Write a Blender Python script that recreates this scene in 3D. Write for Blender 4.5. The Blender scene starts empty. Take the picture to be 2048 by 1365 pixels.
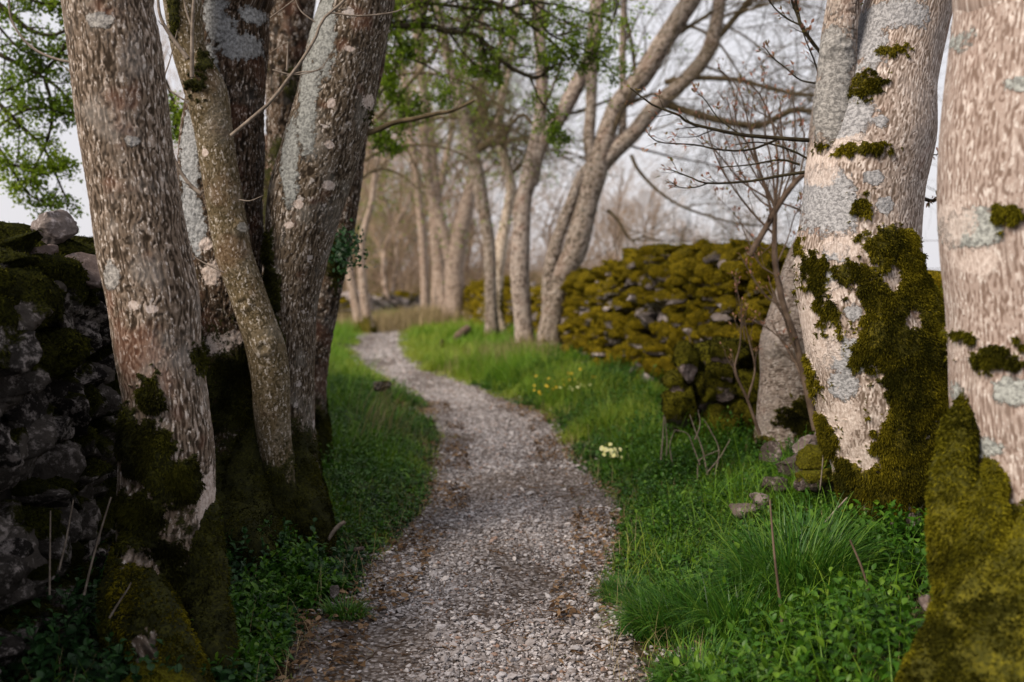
import bpy, math
import numpy as np
from mathutils import Vector

# ------------------------------------------------------------------ camera, sky, sun
S = bpy.context.scene
CAMZ, FPX, PITCH = 1.5, 2275.0, math.atan(142.5 / 2275.0)
cam = bpy.data.cameras.new('camera'); camo = bpy.data.objects.new('camera', cam)
S.collection.objects.link(camo); S.camera = camo
camo.location = (0, 0, CAMZ); camo.rotation_euler = (math.pi / 2 - PITCH, 0, 0)
cam.sensor_width = 36.0; cam.lens = 36.0 * FPX / 2048.0
cam.clip_start = 0.05; cam.clip_end = 3000
cam.dof.use_dof = True; cam.dof.focus_distance = 4.8; cam.dof.aperture_fstop = 1.8

SUN_EL, SUN_AZ = math.radians(38), math.radians(232)       # azimuth clockwise from +Y: from behind the left shoulder
w = bpy.data.worlds.new("World"); S.world = w; w.use_nodes = True
nt = w.node_tree; nt.nodes.clear()
def wn(t): return nt.nodes.new(t)
out = wn('ShaderNodeOutputWorld'); bg = wn('ShaderNodeBackground'); sky = wn('ShaderNodeTexSky')
sky.sky_type = 'NISHITA'; sky.sun_disc = False; sky.sun_elevation = SUN_EL; sky.sun_rotation = SUN_AZ
sky.air_density = 1.0; sky.dust_density = 3.0
tc = wn('ShaderNodeTexCoord'); cn = wn('ShaderNodeTexNoise'); cn.inputs['Scale'].default_value = 1.8
cn.inputs['Detail'].default_value = 5; cr = wn('ShaderNodeValToRGB')
cr.color_ramp.elements[0].position = .3; cr.color_ramp.elements[0].color = (7.9, 7.75, 8.1, 1)
cr.color_ramp.elements[1].position = .7; cr.color_ramp.elements[1].color = (9.6, 9.4, 9.8, 1)
mx = wn('ShaderNodeMix'); mx.data_type = 'RGBA'; mx.inputs[0].default_value = .88
nt.links.new(tc.outputs['Generated'], cn.inputs['Vector']); nt.links.new(cn.outputs['Fac'], cr.inputs[0])
nt.links.new(sky.outputs[0], mx.inputs[6]); nt.links.new(cr.outputs[0], mx.inputs[7])
nt.links.new(mx.outputs[2], bg.inputs[0]); bg.inputs[1].default_value = 0.105
nt.links.new(bg.outputs[0], out.inputs[0])

sl = bpy.data.lights.new('sun', 'SUN'); so = bpy.data.objects.new('sun', sl); S.collection.objects.link(so)
sl.energy = 4.9; sl.angle = math.radians(27); sl.color = (1.0, .87, .72)
sd = Vector((math.sin(SUN_AZ) * math.cos(SUN_EL), math.cos(SUN_AZ) * math.cos(SUN_EL), math.sin(SUN_EL)))
so.rotation_euler = sd.to_track_quat('Z', 'Y').to_euler(); so.location = sd * 30

S.view_settings.view_transform = 'Standard'; S.view_settings.look = 'None'
S.view_settings.exposure = 0.0; S.view_settings.gamma = 1.0
S.render.engine = 'CYCLES'
cy = S.cycles
cy.max_bounces = 5; cy.diffuse_bounces = 3; cy.glossy_bounces = 1; cy.transmission_bounces = 2
cy.use_denoising = True; cy.caustics_reflective = False; cy.caustics_refractive = False
try: cy.denoiser = 'OPENIMAGEDENOISE'
except Exception: pass

# ------------------------------------------------------------------ helpers
rng = np.random.default_rng(7)
CP, SP = math.cos(PITCH), math.sin(PITCH)
def ray(u, v):
    a = (np.asarray(u, float) - 1024) / FPX; b = -(np.asarray(v, float) - 682.5) / FPX
    return a, CP + b * SP, -SP + b * CP
def P(u, v, Y):                 # photo pixel at world depth Y -> point
    a, y, z = ray(u, v); k = Y / y
    return np.stack(np.broadcast_arrays(a * k, np.asarray(Y, float) + 0 * k, CAMZ + z * k), -1)
def G(u, v, z0=0.0):            # photo pixel on the ground plane
    a, y, z = ray(u, v); k = (z0 - CAMZ) / z
    return a * k, y * k

def _h(ix, iy, iz, s):
    n = (ix * 374761393 + iy * 668265263 + iz * 2147483647 + s * 1274126177) & 0xffffffff
    n = ((n ^ (n >> 13)) * 1274126177) & 0xffffffff
    n = ((n ^ (n >> 16)) * 2246822519) & 0xffffffff
    return ((n ^ (n >> 15)) & 0xffffff) / 16777215.0
def vnoise(p, s=0):
    p = np.asarray(p, float); i = np.floor(p).astype(np.int64); f = p - i; f = f * f * (3 - 2 * f)
    r = 0
    for dx in (0, 1):
        wx = f[..., 0] if dx else 1 - f[..., 0]
        for dy in (0, 1):
            wy = f[..., 1] if dy else 1 - f[..., 1]
            for dz in (0, 1):
                wz = f[..., 2] if dz else 1 - f[..., 2]
                r = r + wx * wy * wz * _h(i[..., 0] + dx, i[..., 1] + dy, i[..., 2] + dz, s)
    return r
def fbm(p, s=0, o=4, g=.5):
    r, a, t = 0, 1.0, 0
    p = np.asarray(p, float)
    for k in range(o):
        r = r + a * vnoise(p * (2 ** k) + 17.3 * k, s + k); t += a; a *= g
    return r / t
def sstep(a, b, x):
    t = np.clip((x - a) / (b - a), 0, 1); return t * t * (3 - 2 * t)
def nrm(v): return v / np.maximum(np.linalg.norm(v, axis=-1, keepdims=True), 1e-9)
def rndvec(n, r=rng): return nrm(r.normal(size=(n, 3)))

C = S.collection
def tag(o, label=None, cat=None, group=None, kind=None):
    if label: o['label'] = label
    if cat: o['category'] = cat
    if group: o['group'] = group
    if kind: o['kind'] = kind
    return o
def empty(name, loc, label, cat, group=None):
    o = bpy.data.objects.new(name, None); C.objects.link(o); o.location = tuple(float(q) for q in loc)
    o.empty_display_size = .1
    return tag(o, label, cat, group)
def mesh(name, V, F, mat, parent=None, smooth=True, attrs=None, vec=None):
    """V (n,3); F a list of (m,k) index arrays; world coordinates even when parented"""
    V = np.asarray(V, np.float32)
    if parent is not None: V = V - np.array(parent.location, np.float32)
    if not isinstance(F, (list, tuple)): F = [F]
    F = [np.asarray(f, np.int32) for f in F if len(f)]
    tot = np.concatenate([np.full(len(f), f.shape[1], np.int32) for f in F])
    idx = np.concatenate([f.ravel() for f in F])
    me = bpy.data.meshes.new(name)
    me.vertices.add(len(V)); me.vertices.foreach_set('co', V.ravel())
    me.loops.add(len(idx)); me.loops.foreach_set('vertex_index', idx)
    me.polygons.add(len(tot)); st = np.concatenate([[0], np.cumsum(tot)[:-1]]).astype(np.int32)
    me.polygons.foreach_set('loop_start', st); me.polygons.foreach_set('loop_total', tot)
    me.polygons.foreach_set('use_smooth', np.full(len(tot), smooth, bool))
    for k, a in (attrs or {}).items():
        at = me.attributes.new(k, 'FLOAT', 'POINT'); at.data.foreach_set('value', np.asarray(a, np.float32))
    for k, a in (vec or {}).items():
        at = me.attributes.new(k, 'FLOAT_VECTOR', 'POINT'); at.data.foreach_set('vector', np.asarray(a, np.float32).ravel())
    me.update(calc_edges=True)
    me.materials.append(mat)
    o = bpy.data.objects.new(name, me); C.objects.link(o)
    if parent is not None: o.parent = parent
    return o
class Acc:                      # collects pieces of one mesh
    def __init__(s): s.V = []; s.F = {}; s.A = {}; s.n = 0
    def add(s, V, F, **at):
        V = V.reshape(-1, 3)
        for f in (F if isinstance(F, list) else [F]): s.F.setdefault(f.shape[1], []).append(f + s.n)
        for k, a in at.items(): s.A.setdefault(k, []).append(np.broadcast_to(np.asarray(a, float), (len(V),)))
        s.V.append(V); s.n += len(V)
    def make(s, name, mat, parent=None, smooth=True):
        if not s.V: return None
        return mesh(name, np.concatenate(s.V), [np.concatenate(f) for f in s.F.values()], mat, parent, smooth,
                    {k: np.concatenate(a) for k, a in s.A.items()})
def gridfaces(M, N, closed, base_stride=None):
    """quads of M copies of an (N rings x s) tube; returns function"""
    s = closed
    i = np.arange(N - 1)[:, None] * s; j = np.arange(s)[None, :]; j2 = (j + 1) % s
    q = np.stack([i + j, i + j2, i + s + j2, i + s + j], -1).reshape(-1, 4)
    return (q[None] + (np.arange(M) * N * s)[:, None, None]).reshape(-1, 4)
def ribfaces(M, N, s):          # open ribbons, s verts across
    i = np.arange(N - 1)[:, None] * s; j = np.arange(s - 1)[None, :]
    q = np.stack([i + j, i + j + 1, i + s + j + 1, i + s + j], -1).reshape(-1, 4)
    return (q[None] + (np.arange(M) * N * s)[:, None, None]).reshape(-1, 4)
def tubes(Pp, R, s):            # (M,N,3),(M,N) -> verts, quads
    M, N = R.shape
    T = np.gradient(Pp, axis=1); T = nrm(T)
    ref = np.zeros((M, 1, 3)); t0 = np.abs(T.mean(1)); k = np.argmin(t0, axis=1); ref[np.arange(M), 0, k] = 1
    e1 = nrm(np.cross(T, ref)); e2 = np.cross(T, e1)
    a = np.arange(s) / s * 2 * math.pi
    V = Pp[:, :, None] + R[:, :, None, None] * (np.cos(a)[:, None] * e1[:, :, None] + np.sin(a)[:, None] * e2[:, :, None])
    return V.reshape(-1, 3), gridfaces(M, N, s)
def spawn(Pp, R, k, t0, t1, lf, ang, N, rf, up=0.0, wob=.15, rmin=.0012, r=rng, absl=None, pull=None):
    M, N0 = R.shape
    par = np.repeat(np.arange(M), k); t = r.uniform(t0, t1, M * k) * (N0 - 1)
    i = np.minimum(t.astype(int), N0 - 2); f = (t - i)[:, None]
    pos = Pp[par, i] * (1 - f) + Pp[par, i + 1] * f
    T = nrm(Pp[par, i + 1] - Pp[par, i]); rad = (R[par, i] * (1 - f[:, 0]) + R[par, i + 1] * f[:, 0])
    L = np.linalg.norm(np.diff(Pp, axis=1), axis=-1).sum(1)[par]
    L = L * r.uniform(*lf, M * k) * (1 - .45 * t / (N0 - 1)) if absl is None else r.uniform(*absl, M * k)
    q = rndvec(M * k, r); q = nrm(q - (q * T).sum(-1, keepdims=True) * T)
    a = np.radians(r.uniform(ang[0], ang[1], M * k))[:, None]
    d = nrm(np.cos(a) * T + np.sin(a) * q + np.array([0, 0, up]) * .5)
    out = [pos]; stp = (L / (N - 1))[:, None]
    for j in range(N - 1):
        pos = pos + d * stp; out.append(pos)
        d = nrm(d + r.normal(size=d.shape) * wob + np.array([0, 0, up]) * .3 + (0 if pull is None else np.array(pull)))
    r0 = np.maximum(rad * rf * r.uniform(.7, 1, M * k), rmin)
    RR = r0[:, None] * np.linspace(1, .35, N)[None] 
    return np.stack(out, 1), np.maximum(RR, rmin * .6)
LT = np.array([0, .15, .38, .62, .84, 1.0]); LW = {'ovate': [.06, .75, 1, .8, .4, .0], 'lance': [.1, .6, 1, .9, .5, .0], 'round': [.1, .85, 1, .98, .7, .0]}
def leaves(pos, d, L, W, shape='ovate', fold=.25, droop=.5, upv=None, r=rng):
    M = len(pos); d = nrm(d)
    upv = np.array([0, 0, 1.0]) + .6 * rndvec(M, r) if upv is None else upv
    sd_ = nrm(np.cross(d, upv)); n = np.cross(sd_, d)
    w_ = np.array(LW[shape])
    dr = np.broadcast_to(droop, (M,)) * r.uniform(.3, 1.4, M)
    mid = pos[:, None] + d[:, None] * (LT[None, :, None] * L[:, None, None]) - np.array([0, 0, 1.0]) * (dr[:, None] * L[:, None] * LT[None] ** 2)[..., None]
    off = sd_[:, None] * (w_[None, :, None] * W[:, None, None] * .5); lift = n[:, None] * (fold * w_[None, :, None] * W[:, None, None] * .5)
    V = np.stack([mid - off + lift, mid, mid + off + lift], 2)
    return V.reshape(-1, 3), ribfaces(M, 6, 3)
def small_leaves(pos, d, L, W, r=rng):        # 4-vertex folded leaf, for crowns
    M = len(pos); d = nrm(d); s_ = nrm(np.cross(d, rndvec(M, r)))
    V = np.stack([pos, pos + d * (L * .45)[:, None] + s_ * (W * .5)[:, None], pos + d * L[:, None], pos + d * (L * .45)[:, None] - s_ * (W * .5)[:, None]], 1)
    return V.reshape(-1, 3), (np.array([[0, 1, 2, 3]])[None] + (np.arange(M) * 4)[:, None, None]).reshape(-1, 4)
def blades(pos, H, Wd, lean, bend, r=rng, n=5):   # grass: ribbons of 2 across
    M = len(pos); a = r.uniform(0, 2 * math.pi, M) if lean is None else lean
    hd = np.stack([np.cos(a), np.sin(a), 0 * a], -1); sd_ = np.stack([-np.sin(a), np.cos(a), 0 * a], -1)
    tw = r.uniform(-.8, .8, M); sd_ = nrm(sd_ + hd * tw[:, None])
    t = np.linspace(0, 1, n)
    th = bend[:, None] * t[None] ; ds = H[:, None] / (n - 1)
    z = np.concatenate([np.zeros((M, 1)), np.cumsum(np.cos(th[:, 1:]) * ds, 1)], 1)
    x = np.concatenate([np.zeros((M, 1)), np.cumsum(np.sin(th[:, 1:]) * ds, 1)], 1)
    mid = pos[:, None] + hd[:, None] * x[..., None] + np.array([0, 0, 1.0]) * z[..., None]
    wt = (1 - t ** 1.6) * .9 + .1; wt[0] = .7
    off = sd_[:, None] * (wt[None] * Wd[:, None] * .5)[..., None]
    V = np.stack([mid - off, mid + off], 2)
    return V.reshape(-1, 3), ribfaces(M, n, 2)

# ------------------------------------------------------------------ materials
class NT:
    def __init__(s, name):
        s.m = bpy.data.materials.new(name); s.m.use_nodes = True; s.t = s.m.node_tree; s.t.nodes.clear()
        s.out = s.t.nodes.new('ShaderNodeOutputMaterial')
    def link(s, sock, v):
        if hasattr(v, 'is_output'): s.t.links.new(v, sock)
        elif v is not None:
            if isinstance(v, (tuple, list)) and len(v) == 3 and sock.type == 'RGBA': v = (*v, 1)
            sock.default_value = v
    def attr(s, n, vec=False):
        a = s.t.nodes.new('ShaderNodeAttribute'); a.attribute_name = n; return a.outputs['Vector' if vec else 'Fac']
    def obj(s): return s.t.nodes.new('ShaderNodeTexCoord').outputs['Object']
    def geo(s, o='Position'): return s.t.nodes.new('ShaderNodeNewGeometry').outputs[o]
    def vmul(s, v, k):
        n = s.t.nodes.new('ShaderNodeVectorMath'); n.operation = 'MULTIPLY'; s.link(n.inputs[0], v); s.link(n.inputs[1], k); return n.outputs[0]
    def noise(s, v, sc, det=4, rough=.55, dist=0, col=False):
        n = s.t.nodes.new('ShaderNodeTexNoise'); s.link(n.inputs['Vector'], v); n.inputs['Scale'].default_value = sc
        n.inputs['Detail'].default_value = det; n.inputs['Roughness'].default_value = rough; n.inputs['Distortion'].default_value = dist
        return n.outputs['Color' if col else 'Fac']
    def vor(s, v, sc, out='Distance', feat='F1'):
        n = s.t.nodes.new('ShaderNodeTexVoronoi'); n.feature = feat; s.link(n.inputs['Vector'], v); n.inputs['Scale'].default_value = sc
        return n.outputs[out]
    def ma(s, op, a, b=None, c=None):
        n = s.t.nodes.new('ShaderNodeMath'); n.operation = op; s.link(n.inputs[0], a)
        if b is not None: s.link(n.inputs[1], b)
        if c is not None: s.link(n.inputs[2], c)
        return n.outputs[0]
    def mr(s, v, a, b, c=0.0, d=1.0):
        n = s.t.nodes.new('ShaderNodeMapRange'); n.interpolation_type = 'SMOOTHSTEP'; s.link(n.inputs[0], v)
        for i, q in enumerate((a, b, c, d)): s.link(n.inputs[i + 1], q)
        return n.outputs[0]
    def mix(s, f, a, b):
        n = s.t.nodes.new('ShaderNodeMix'); n.data_type = 'RGBA'; s.link(n.inputs[0], f); s.link(n.inputs[6], a); s.link(n.inputs[7], b); return n.outputs[2]
    def bump(s, h, dist, strength=1.0, nor=None):
        n = s.t.nodes.new('ShaderNodeBump'); s.link(n.inputs['Height'], h); n.inputs['Distance'].default_value = dist
        n.inputs['Strength'].default_value = strength
        if nor is not None: s.link(n.inputs['Normal'], nor)
        return n.outputs[0]
    def surf(s, col, rough=.9, nor=None, spec=.2, trans=0.0, sheen=0.0):
        b = s.t.nodes.new('ShaderNodeBsdfPrincipled'); s.link(b.inputs['Base Color'], col); s.link(b.inputs['Roughness'], rough)
        b.inputs['Specular IOR Level'].default_value = spec
        if nor is not None: s.link(b.inputs['Normal'], nor)
        o = b.outputs[0]
        if trans:
            t = s.t.nodes.new('ShaderNodeBsdfTranslucent'); s.link(t.inputs[0], col)
            mm = s.t.nodes.new('ShaderNodeMixShader'); mm.inputs[0].default_value = trans
            s.t.links.new(o, mm.inputs[1]); s.t.links.new(t.outputs[0], mm.inputs[2]); o = mm.outputs[0]
        s.t.links.new(o, s.out.inputs[0]); return s.m

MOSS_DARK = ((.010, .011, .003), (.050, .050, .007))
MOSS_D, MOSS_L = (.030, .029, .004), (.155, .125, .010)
def bark(name, dark, mid, light, lich=(.50, .50, .50), spots=.5, spotscale=11, red=.3, moss=(MOSS_D, MOSS_L), pale=.5, grey=.3, spotcol=(.52, .47, .45)):
    n = NT(name); bk = n.attr('bk', True); rid = n.attr('rid')
    big = n.noise(bk, 2.6, 4, .6); fine = n.noise(n.vmul(bk, (1, 1, .45)), 130, 4, .7); med = n.noise(n.vmul(bk, (1, 1, .5)), 34, 6, .65)
    r2 = n.ma('ADD', rid, n.ma('MULTIPLY', n.ma('SUBTRACT', fine, .5), .9))
    col = n.mix(n.mr(r2, .05, .75), dark, mid)
    col = n.mix(n.ma('MULTIPLY', n.mr(med, .47, .66), n.mr(r2, .45, .95)), col, light)
    col = n.mix(n.ma('MULTIPLY', n.mr(n.noise(n.vmul(bk, (1, 1, .5)), 75, 5, .7), .53, .62), n.mr(rid, .3, .8)), col, n.mix(.55, light, (.62, .58, .55)))
    col = n.mix(n.ma('MULTIPLY', n.mr(n.noise(bk, 5.5, 5, .6), .5, .68), grey), col, n.mix(.5, lich, mid))
    col = n.mix(n.ma('MULTIPLY', n.mr(n.noise(bk, 4.1, 3), .56, .68), red), col, (.20, .085, .055))
    # pale crust, round spots, grey lichen
    sv = n.t.nodes.new('ShaderNodeVectorMath'); sv.operation = 'ADD'; n.link(sv.inputs[0], bk)
    n.link(sv.inputs[1], n.vmul(n.noise(bk, 40, 4, .7, col=True), (.075, .075, .075)))
    vd = n.vor(sv.outputs[0], spotscale); vc = n.vor(sv.outputs[0], spotscale, 'Color')
    sp = n.ma('GREATER_THAN', n.ma('SUBTRACT', n.ma('MULTIPLY', n.ma('SUBTRACT', vc, 1 - spots), .75), vd), 0)
    vd2 = n.vor(sv.outputs[0], spotscale * 3.1); vc2 = n.vor(sv.outputs[0], spotscale * 3.1, 'Color')
    sp2 = n.ma('GREATER_THAN', n.ma('SUBTRACT', n.ma('MULTIPLY', n.ma('SUBTRACT', vc2, 1 - spots * .9), .8), vd2), 0)
    col = n.mix(n.ma('MULTIPLY', n.ma('MAXIMUM', sp, n.ma('MULTIPLY', sp2, .8)), .8), col, n.mix(n.noise(bk, 60, 3), spotcol, tuple(c * .7 for c in spotcol)))
    la = n.attr('lich'); lm = n.mr(n.ma('ADD', la, n.ma('MULTIPLY', n.ma('SUBTRACT', n.noise(bk, 38, 6, .75), .5), 2.6)), .36, .60)
    crust = n.noise(bk, 70, 4, .7)
    col = n.mix(lm, col, n.mix(n.mr(crust, .38, .62), tuple(c * .45 for c in lich), lich))
    pa = n.attr('pale'); pm = n.mr(n.ma('ADD', pa, n.ma('MULTIPLY', n.ma('SUBTRACT', n.noise(bk, 30, 6, .75), .5), 2.4)), .36, .66)
    col = n.mix(n.ma('MULTIPLY', pm, .85), col, n.mix(n.mr(fine, .35, .7), (.40, .32, .28), (.70, .62, .58)))
    mo = n.attr('moss'); mn = n.noise(bk, 34, 7, .8)
    mm = n.mr(n.ma('ADD', mo, n.ma('MULTIPLY', n.ma('SUBTRACT', mn, .5), 2.2)), .40, .60)
    mcol = n.mix(n.mr(n.noise(bk, 120, 3, .7), .35, .7), moss[0], moss[1])
    mcol = n.mix(n.mr(n.noise(bk, 9, 5, .7), .42, .60), mcol, n.mix(.75, mcol, moss[0]))
    col = n.mix(mm, col, mcol)
    h = n.ma('ADD', n.ma('MULTIPLY', fine, .5), n.ma('ADD', n.ma('MULTIPLY', med, .5), n.ma('MULTIPLY', n.ma('MULTIPLY', crust, lm), 1.5)))
    return n.surf(col, .92, n.bump(h, .006, .9), .15)

M = {}
# left trees: furrowed brown-grey, dark trunk, olive stem, spotted leaning trunk
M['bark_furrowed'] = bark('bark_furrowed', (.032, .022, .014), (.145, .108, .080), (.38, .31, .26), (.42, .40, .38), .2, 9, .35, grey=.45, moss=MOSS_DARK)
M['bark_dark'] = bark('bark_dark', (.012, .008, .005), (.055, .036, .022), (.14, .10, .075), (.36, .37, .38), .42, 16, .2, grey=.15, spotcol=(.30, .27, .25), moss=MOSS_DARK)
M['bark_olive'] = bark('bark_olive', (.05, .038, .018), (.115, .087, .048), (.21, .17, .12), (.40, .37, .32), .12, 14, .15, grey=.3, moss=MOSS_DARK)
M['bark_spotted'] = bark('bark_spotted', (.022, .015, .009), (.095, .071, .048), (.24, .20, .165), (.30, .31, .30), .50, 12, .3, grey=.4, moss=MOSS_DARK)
M['bark_pale'] = bark('bark_pale', (.13, .095, .073), (.325, .262, .228), (.64, .56, .52), (.42, .42, .44), .16, 8, .30, grey=.25, spotcol=(.62, .57, .54))
M['bark_near'] = bark('bark_near', (.18, .125, .10), (.36, .285, .250), (.62, .545, .505), (.44, .46, .44), .25, 6.5, .15, grey=.18, spotcol=(.62, .55, .54), moss=((.034, .034, .004), (.135, .118, .008)))
M['bark_smooth'] = bark('bark_smooth', (.10, .075, .06), (.28, .225, .19), (.46, .40, .36), (.36, .35, .34), .3, 12, .3, grey=.4)
M['bark_mid'] = bark('bark_mid', (.10, .07, .05), (.27, .20, .16), (.44, .36, .31), (.34, .32, .28), .2, 8, .3, grey=.3)
M['bark_midgrey'] = bark('bark_midgrey', (.058, .044, .032), (.20, .158, .125), (.40, .34, .30), (.30, .29, .27), .3, 9, .15, grey=.5)
M['bark_cream'] = bark('bark_cream', (.18, .13, .09), (.50, .41, .33), (.68, .58, .48), (.5, .46, .4), .15, 8, .2)
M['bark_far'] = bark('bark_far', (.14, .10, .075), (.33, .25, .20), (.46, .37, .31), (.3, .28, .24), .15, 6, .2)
def plain(name, c1, c2, sc=20, rough=.85, spec=.15, trans=0.0, bumpd=0):
    n = NT(name); v = n.geo() if sc < 1000 else n.obj()
    f = n.noise(v, sc, 4, .6); col = n.mix(n.mr(f, .35, .65), c1, c2)
    return n.surf(col, rough, n.bump(f, bumpd) if bumpd else None, spec, trans)
M['twig_brown'] = plain('twig_brown', (.085, .058, .042), (.16, .115, .085), 12)
M['twig_dark'] = plain('twig_dark', (.018, .014, .009), (.05, .042, .022), 12)
M['twig_olive'] = plain('twig_olive', (.060, .045, .024), (.125, .095, .055), 9)
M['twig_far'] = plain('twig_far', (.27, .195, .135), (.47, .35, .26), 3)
M['twig_grey'] = plain('twig_grey', (.13, .105, .085), (.24, .20, .165), 30)
def foliage(name, a, b, c, rough=.5, spec=.3, trans=.35):
    n = NT(name); t = n.attr('tint'); col = n.mix(n.mr(t, 0, .5), a, b); col = n.mix(n.mr(t, .5, 1.0), col, c)
    return n.surf(col, rough, None, spec, trans)
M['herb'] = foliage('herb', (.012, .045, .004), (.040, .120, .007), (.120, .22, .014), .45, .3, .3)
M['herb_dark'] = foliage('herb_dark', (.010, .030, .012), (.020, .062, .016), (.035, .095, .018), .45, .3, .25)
M['grass'] = foliage('grass', (.038, .105, .008), (.12, .25, .013), (.27, .33, .04), .5, .25, .35)
M['tussock'] = foliage('tussock', (.014, .060, .008), (.045, .145, .012), (.14, .25, .03), .42, .35, .3)
M['straw'] = foliage('straw', (.16, .13, .06), (.32, .25, .13), (.45, .36, .22), .7, .1, .2)
M['crown_leaf'] = foliage('crown_leaf', (.065, .115, .007), (.15, .24, .014), (.28, .38, .03), .5, .2, .45)
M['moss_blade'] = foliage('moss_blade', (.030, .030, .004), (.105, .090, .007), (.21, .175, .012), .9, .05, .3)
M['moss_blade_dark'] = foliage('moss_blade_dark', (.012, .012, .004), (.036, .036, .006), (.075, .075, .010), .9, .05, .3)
M['moss_near'] = foliage('moss_near', (.034, .034, .004), (.105, .097, .007), (.21, .185, .012), .9, .05, .3)
M['litter'] = foliage('litter', (.05, .028, .015), (.14, .085, .045), (.26, .17, .10), .8, .1, .1)
M['bud'] = foliage('bud', (.16, .16, .04), (.35, .18, .12), (.50, .26, .20), .6, .2, .3)
M['yellow_petal'] = foliage('yellow_petal', (.55, .36, .02), (.75, .50, .03), (.8, .6, .08), .5, .2, .3)
M['primrose_petal'] = foliage('primrose_petal', (.66, .66, .26), (.78, .76, .40), (.8, .8, .5), .5, .2, .3)
M['violet_petal'] = foliage('violet_petal', (.4, .1, .35), (.5, .15, .45), (.6, .2, .5), .5, .2, .3)

def stone_mat(name, dark, mid, light, mossd, mossl, thr=.5):
    n = NT(name); g = n.geo(); f = n.noise(g, 9, 5, .65); h = n.noise(g, 55, 5, .7)
    rnd = n.attr('rnd')
    col = n.mix(n.mr(n.ma('ADD', n.ma('MULTIPLY', f, .6), n.ma('MULTIPLY', rnd, .4)), .3, .7), dark, mid)
    col = n.mix(n.ma('MULTIPLY', n.mr(n.ma('ADD', n.ma('MULTIPLY', n.noise(g, 26, 7, .75), .7), n.ma('MULTIPLY', n.noise(g, 3.5, 3), .3)), .50, .60), .9), col, light)
    col = n.mix(n.mr(h, .60, .75), col, dark)
    mo = n.attr('moss'); mm = n.mr(n.ma('ADD', mo, n.ma('MULTIPLY', n.ma('SUBTRACT', n.noise(g, 14, 5, .7), .5), .9)), thr - .06, thr + .08)
    mc = n.mix(n.mr(n.noise(g, 80, 4, .7), .35, .68), mossd, mossl)
    mc = n.mix(n.mr(n.noise(g, 5, 3), .42, .62), mc, n.mix(.55, mc, mossd))
    col = n.mix(mm, col, mc)
    return n.surf(col, .96, n.bump(n.ma('ADD', n.ma('ADD', h, f), n.ma('MULTIPLY', n.noise(g, 140, 3), mm)), .014, 1.0), .04)
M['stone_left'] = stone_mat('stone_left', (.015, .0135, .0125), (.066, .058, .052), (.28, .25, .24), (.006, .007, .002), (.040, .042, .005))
M['stone_right'] = stone_mat('stone_right', (.07, .06, .055), (.22, .185, .175), (.50, .45, .46), (.036, .030, .003), (.26, .19, .009))
M['stone_loose'] = stone_mat('stone_loose', (.07, .055, .05), (.17, .13, .12), (.30, .25, .24), (.04, .036, .005), (.16, .15, .012))
M['core'] = plain('core', (.006, .005, .004), (.018, .014, .010), 10)

n = NT('gravel'); rv = n.attr('rnd'); g = n.geo()
col = n.mix(n.mr(rv, 0, .45), (.125, .108, .103), (.285, .260, .258)); col = n.mix(n.mr(rv, .5, .9), col, (.46, .44, .45)); col = n.mix(n.mr(rv, .93, .98), col, (.56, .52, .51))
col = n.mix(n.ma('MULTIPLY', n.mr(n.attr('rust'), .5, .6), .6), col, (.28, .15, .085))
col = n.mix(n.mr(n.noise(g, 90, 3), .55, .75), col, (.12, .09, .075))
M['gravel'] = n.surf(col, .85, None, .25)
n = NT('path_dirt'); g = n.geo()
v1 = n.vor(g, 45); v1c = n.vor(g, 45, 'Color'); v2 = n.vor(g, 95); b = n.noise(g, 1.3, 4)
col = n.mix(n.mr(v1c, .2, .9), (.12, .10, .09), (.33, .30, .295)); col = n.mix(n.mr(v1, .35, .75), col, (.055, .038, .028))
col = n.mix(n.mr(n.noise(g, 2.2, 5, .6), .5, .66), col, n.mix(.6, col, (.10, .070, .052)))
hh = n.ma('SUBTRACT', 1.0, n.ma('ADD', v1, n.ma('MULTIPLY', v2, .4)))
M['path'] = n.surf(col, .9, n.bump(hh, .015, 1.0), .2)
n = NT('soil'); g = n.geo()
gr = n.mix(n.mr(n.noise(g, 1.1, 5, .6), .4, .62), (.035, .06, .012), (.055, .050, .020))
gr = n.mix(n.mr(n.noise(g, 14, 5, .7), .5, .62), gr, (.085, .060, .036))
near = n.mix(n.mr(n.noise(g, 30, 4), .4, .65), (.020, .016, .009), (.060, .045, .026))
sx = n.t.nodes.new('ShaderNodeSeparateXYZ'); n.link(sx.inputs[0], g)
M['ground'] = n.surf(n.mix(n.mr(sx.outputs['Y'], 7, 14), near, gr), .95, n.bump(n.noise(g, 25, 5), .03, .8), .1)
# ------------------------------------------------------------------ terrain and path
_L = [(540, 1365), (560, 1325), (590, 1235), (690, 1190), (735, 1115), (800, 1046), (838, 1003), (845, 965), (854, 925), (866, 873), (852, 822), (828, 787), (760, 757), (728, 735), (706, 702), (716, 680), (742, 659)]
_R = [(1292, 1365), (1255, 1240), (1240, 1180), (1250, 1100), (1258, 1044), (1240, 986), (1195, 949), (1160, 918), (1130, 867), (1108, 832), (1040, 810), (973, 780), (905, 757), (838, 737), (806, 702), (804, 680), (800, 659)]
lx, ly = G([a for a, b in _L], [b for a, b in _L]); rx, ry = G([a for a, b in _R], [b for a, b in _R])
lx = np.concatenate([[lx[0] - .05, lx[0]], lx, [-6.5, -13, -30]]); ly = np.concatenate([[-6, 3], ly, [31.0, 33, 36]])
rx = np.concatenate([[rx[0], rx[0]], rx, [-4.2, -11, -30]]); ry = np.concatenate([[-6, 3], ry, [31.6, 34.0, 38.0]])
def edges(Y): return np.interp(Y, ly, lx), np.interp(Y, ry, rx)
def bank(X, Y):                  # signed distance outside the path (metres, in X)
    a, b = edges(Y); return np.maximum(a - X, X - b)
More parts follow.
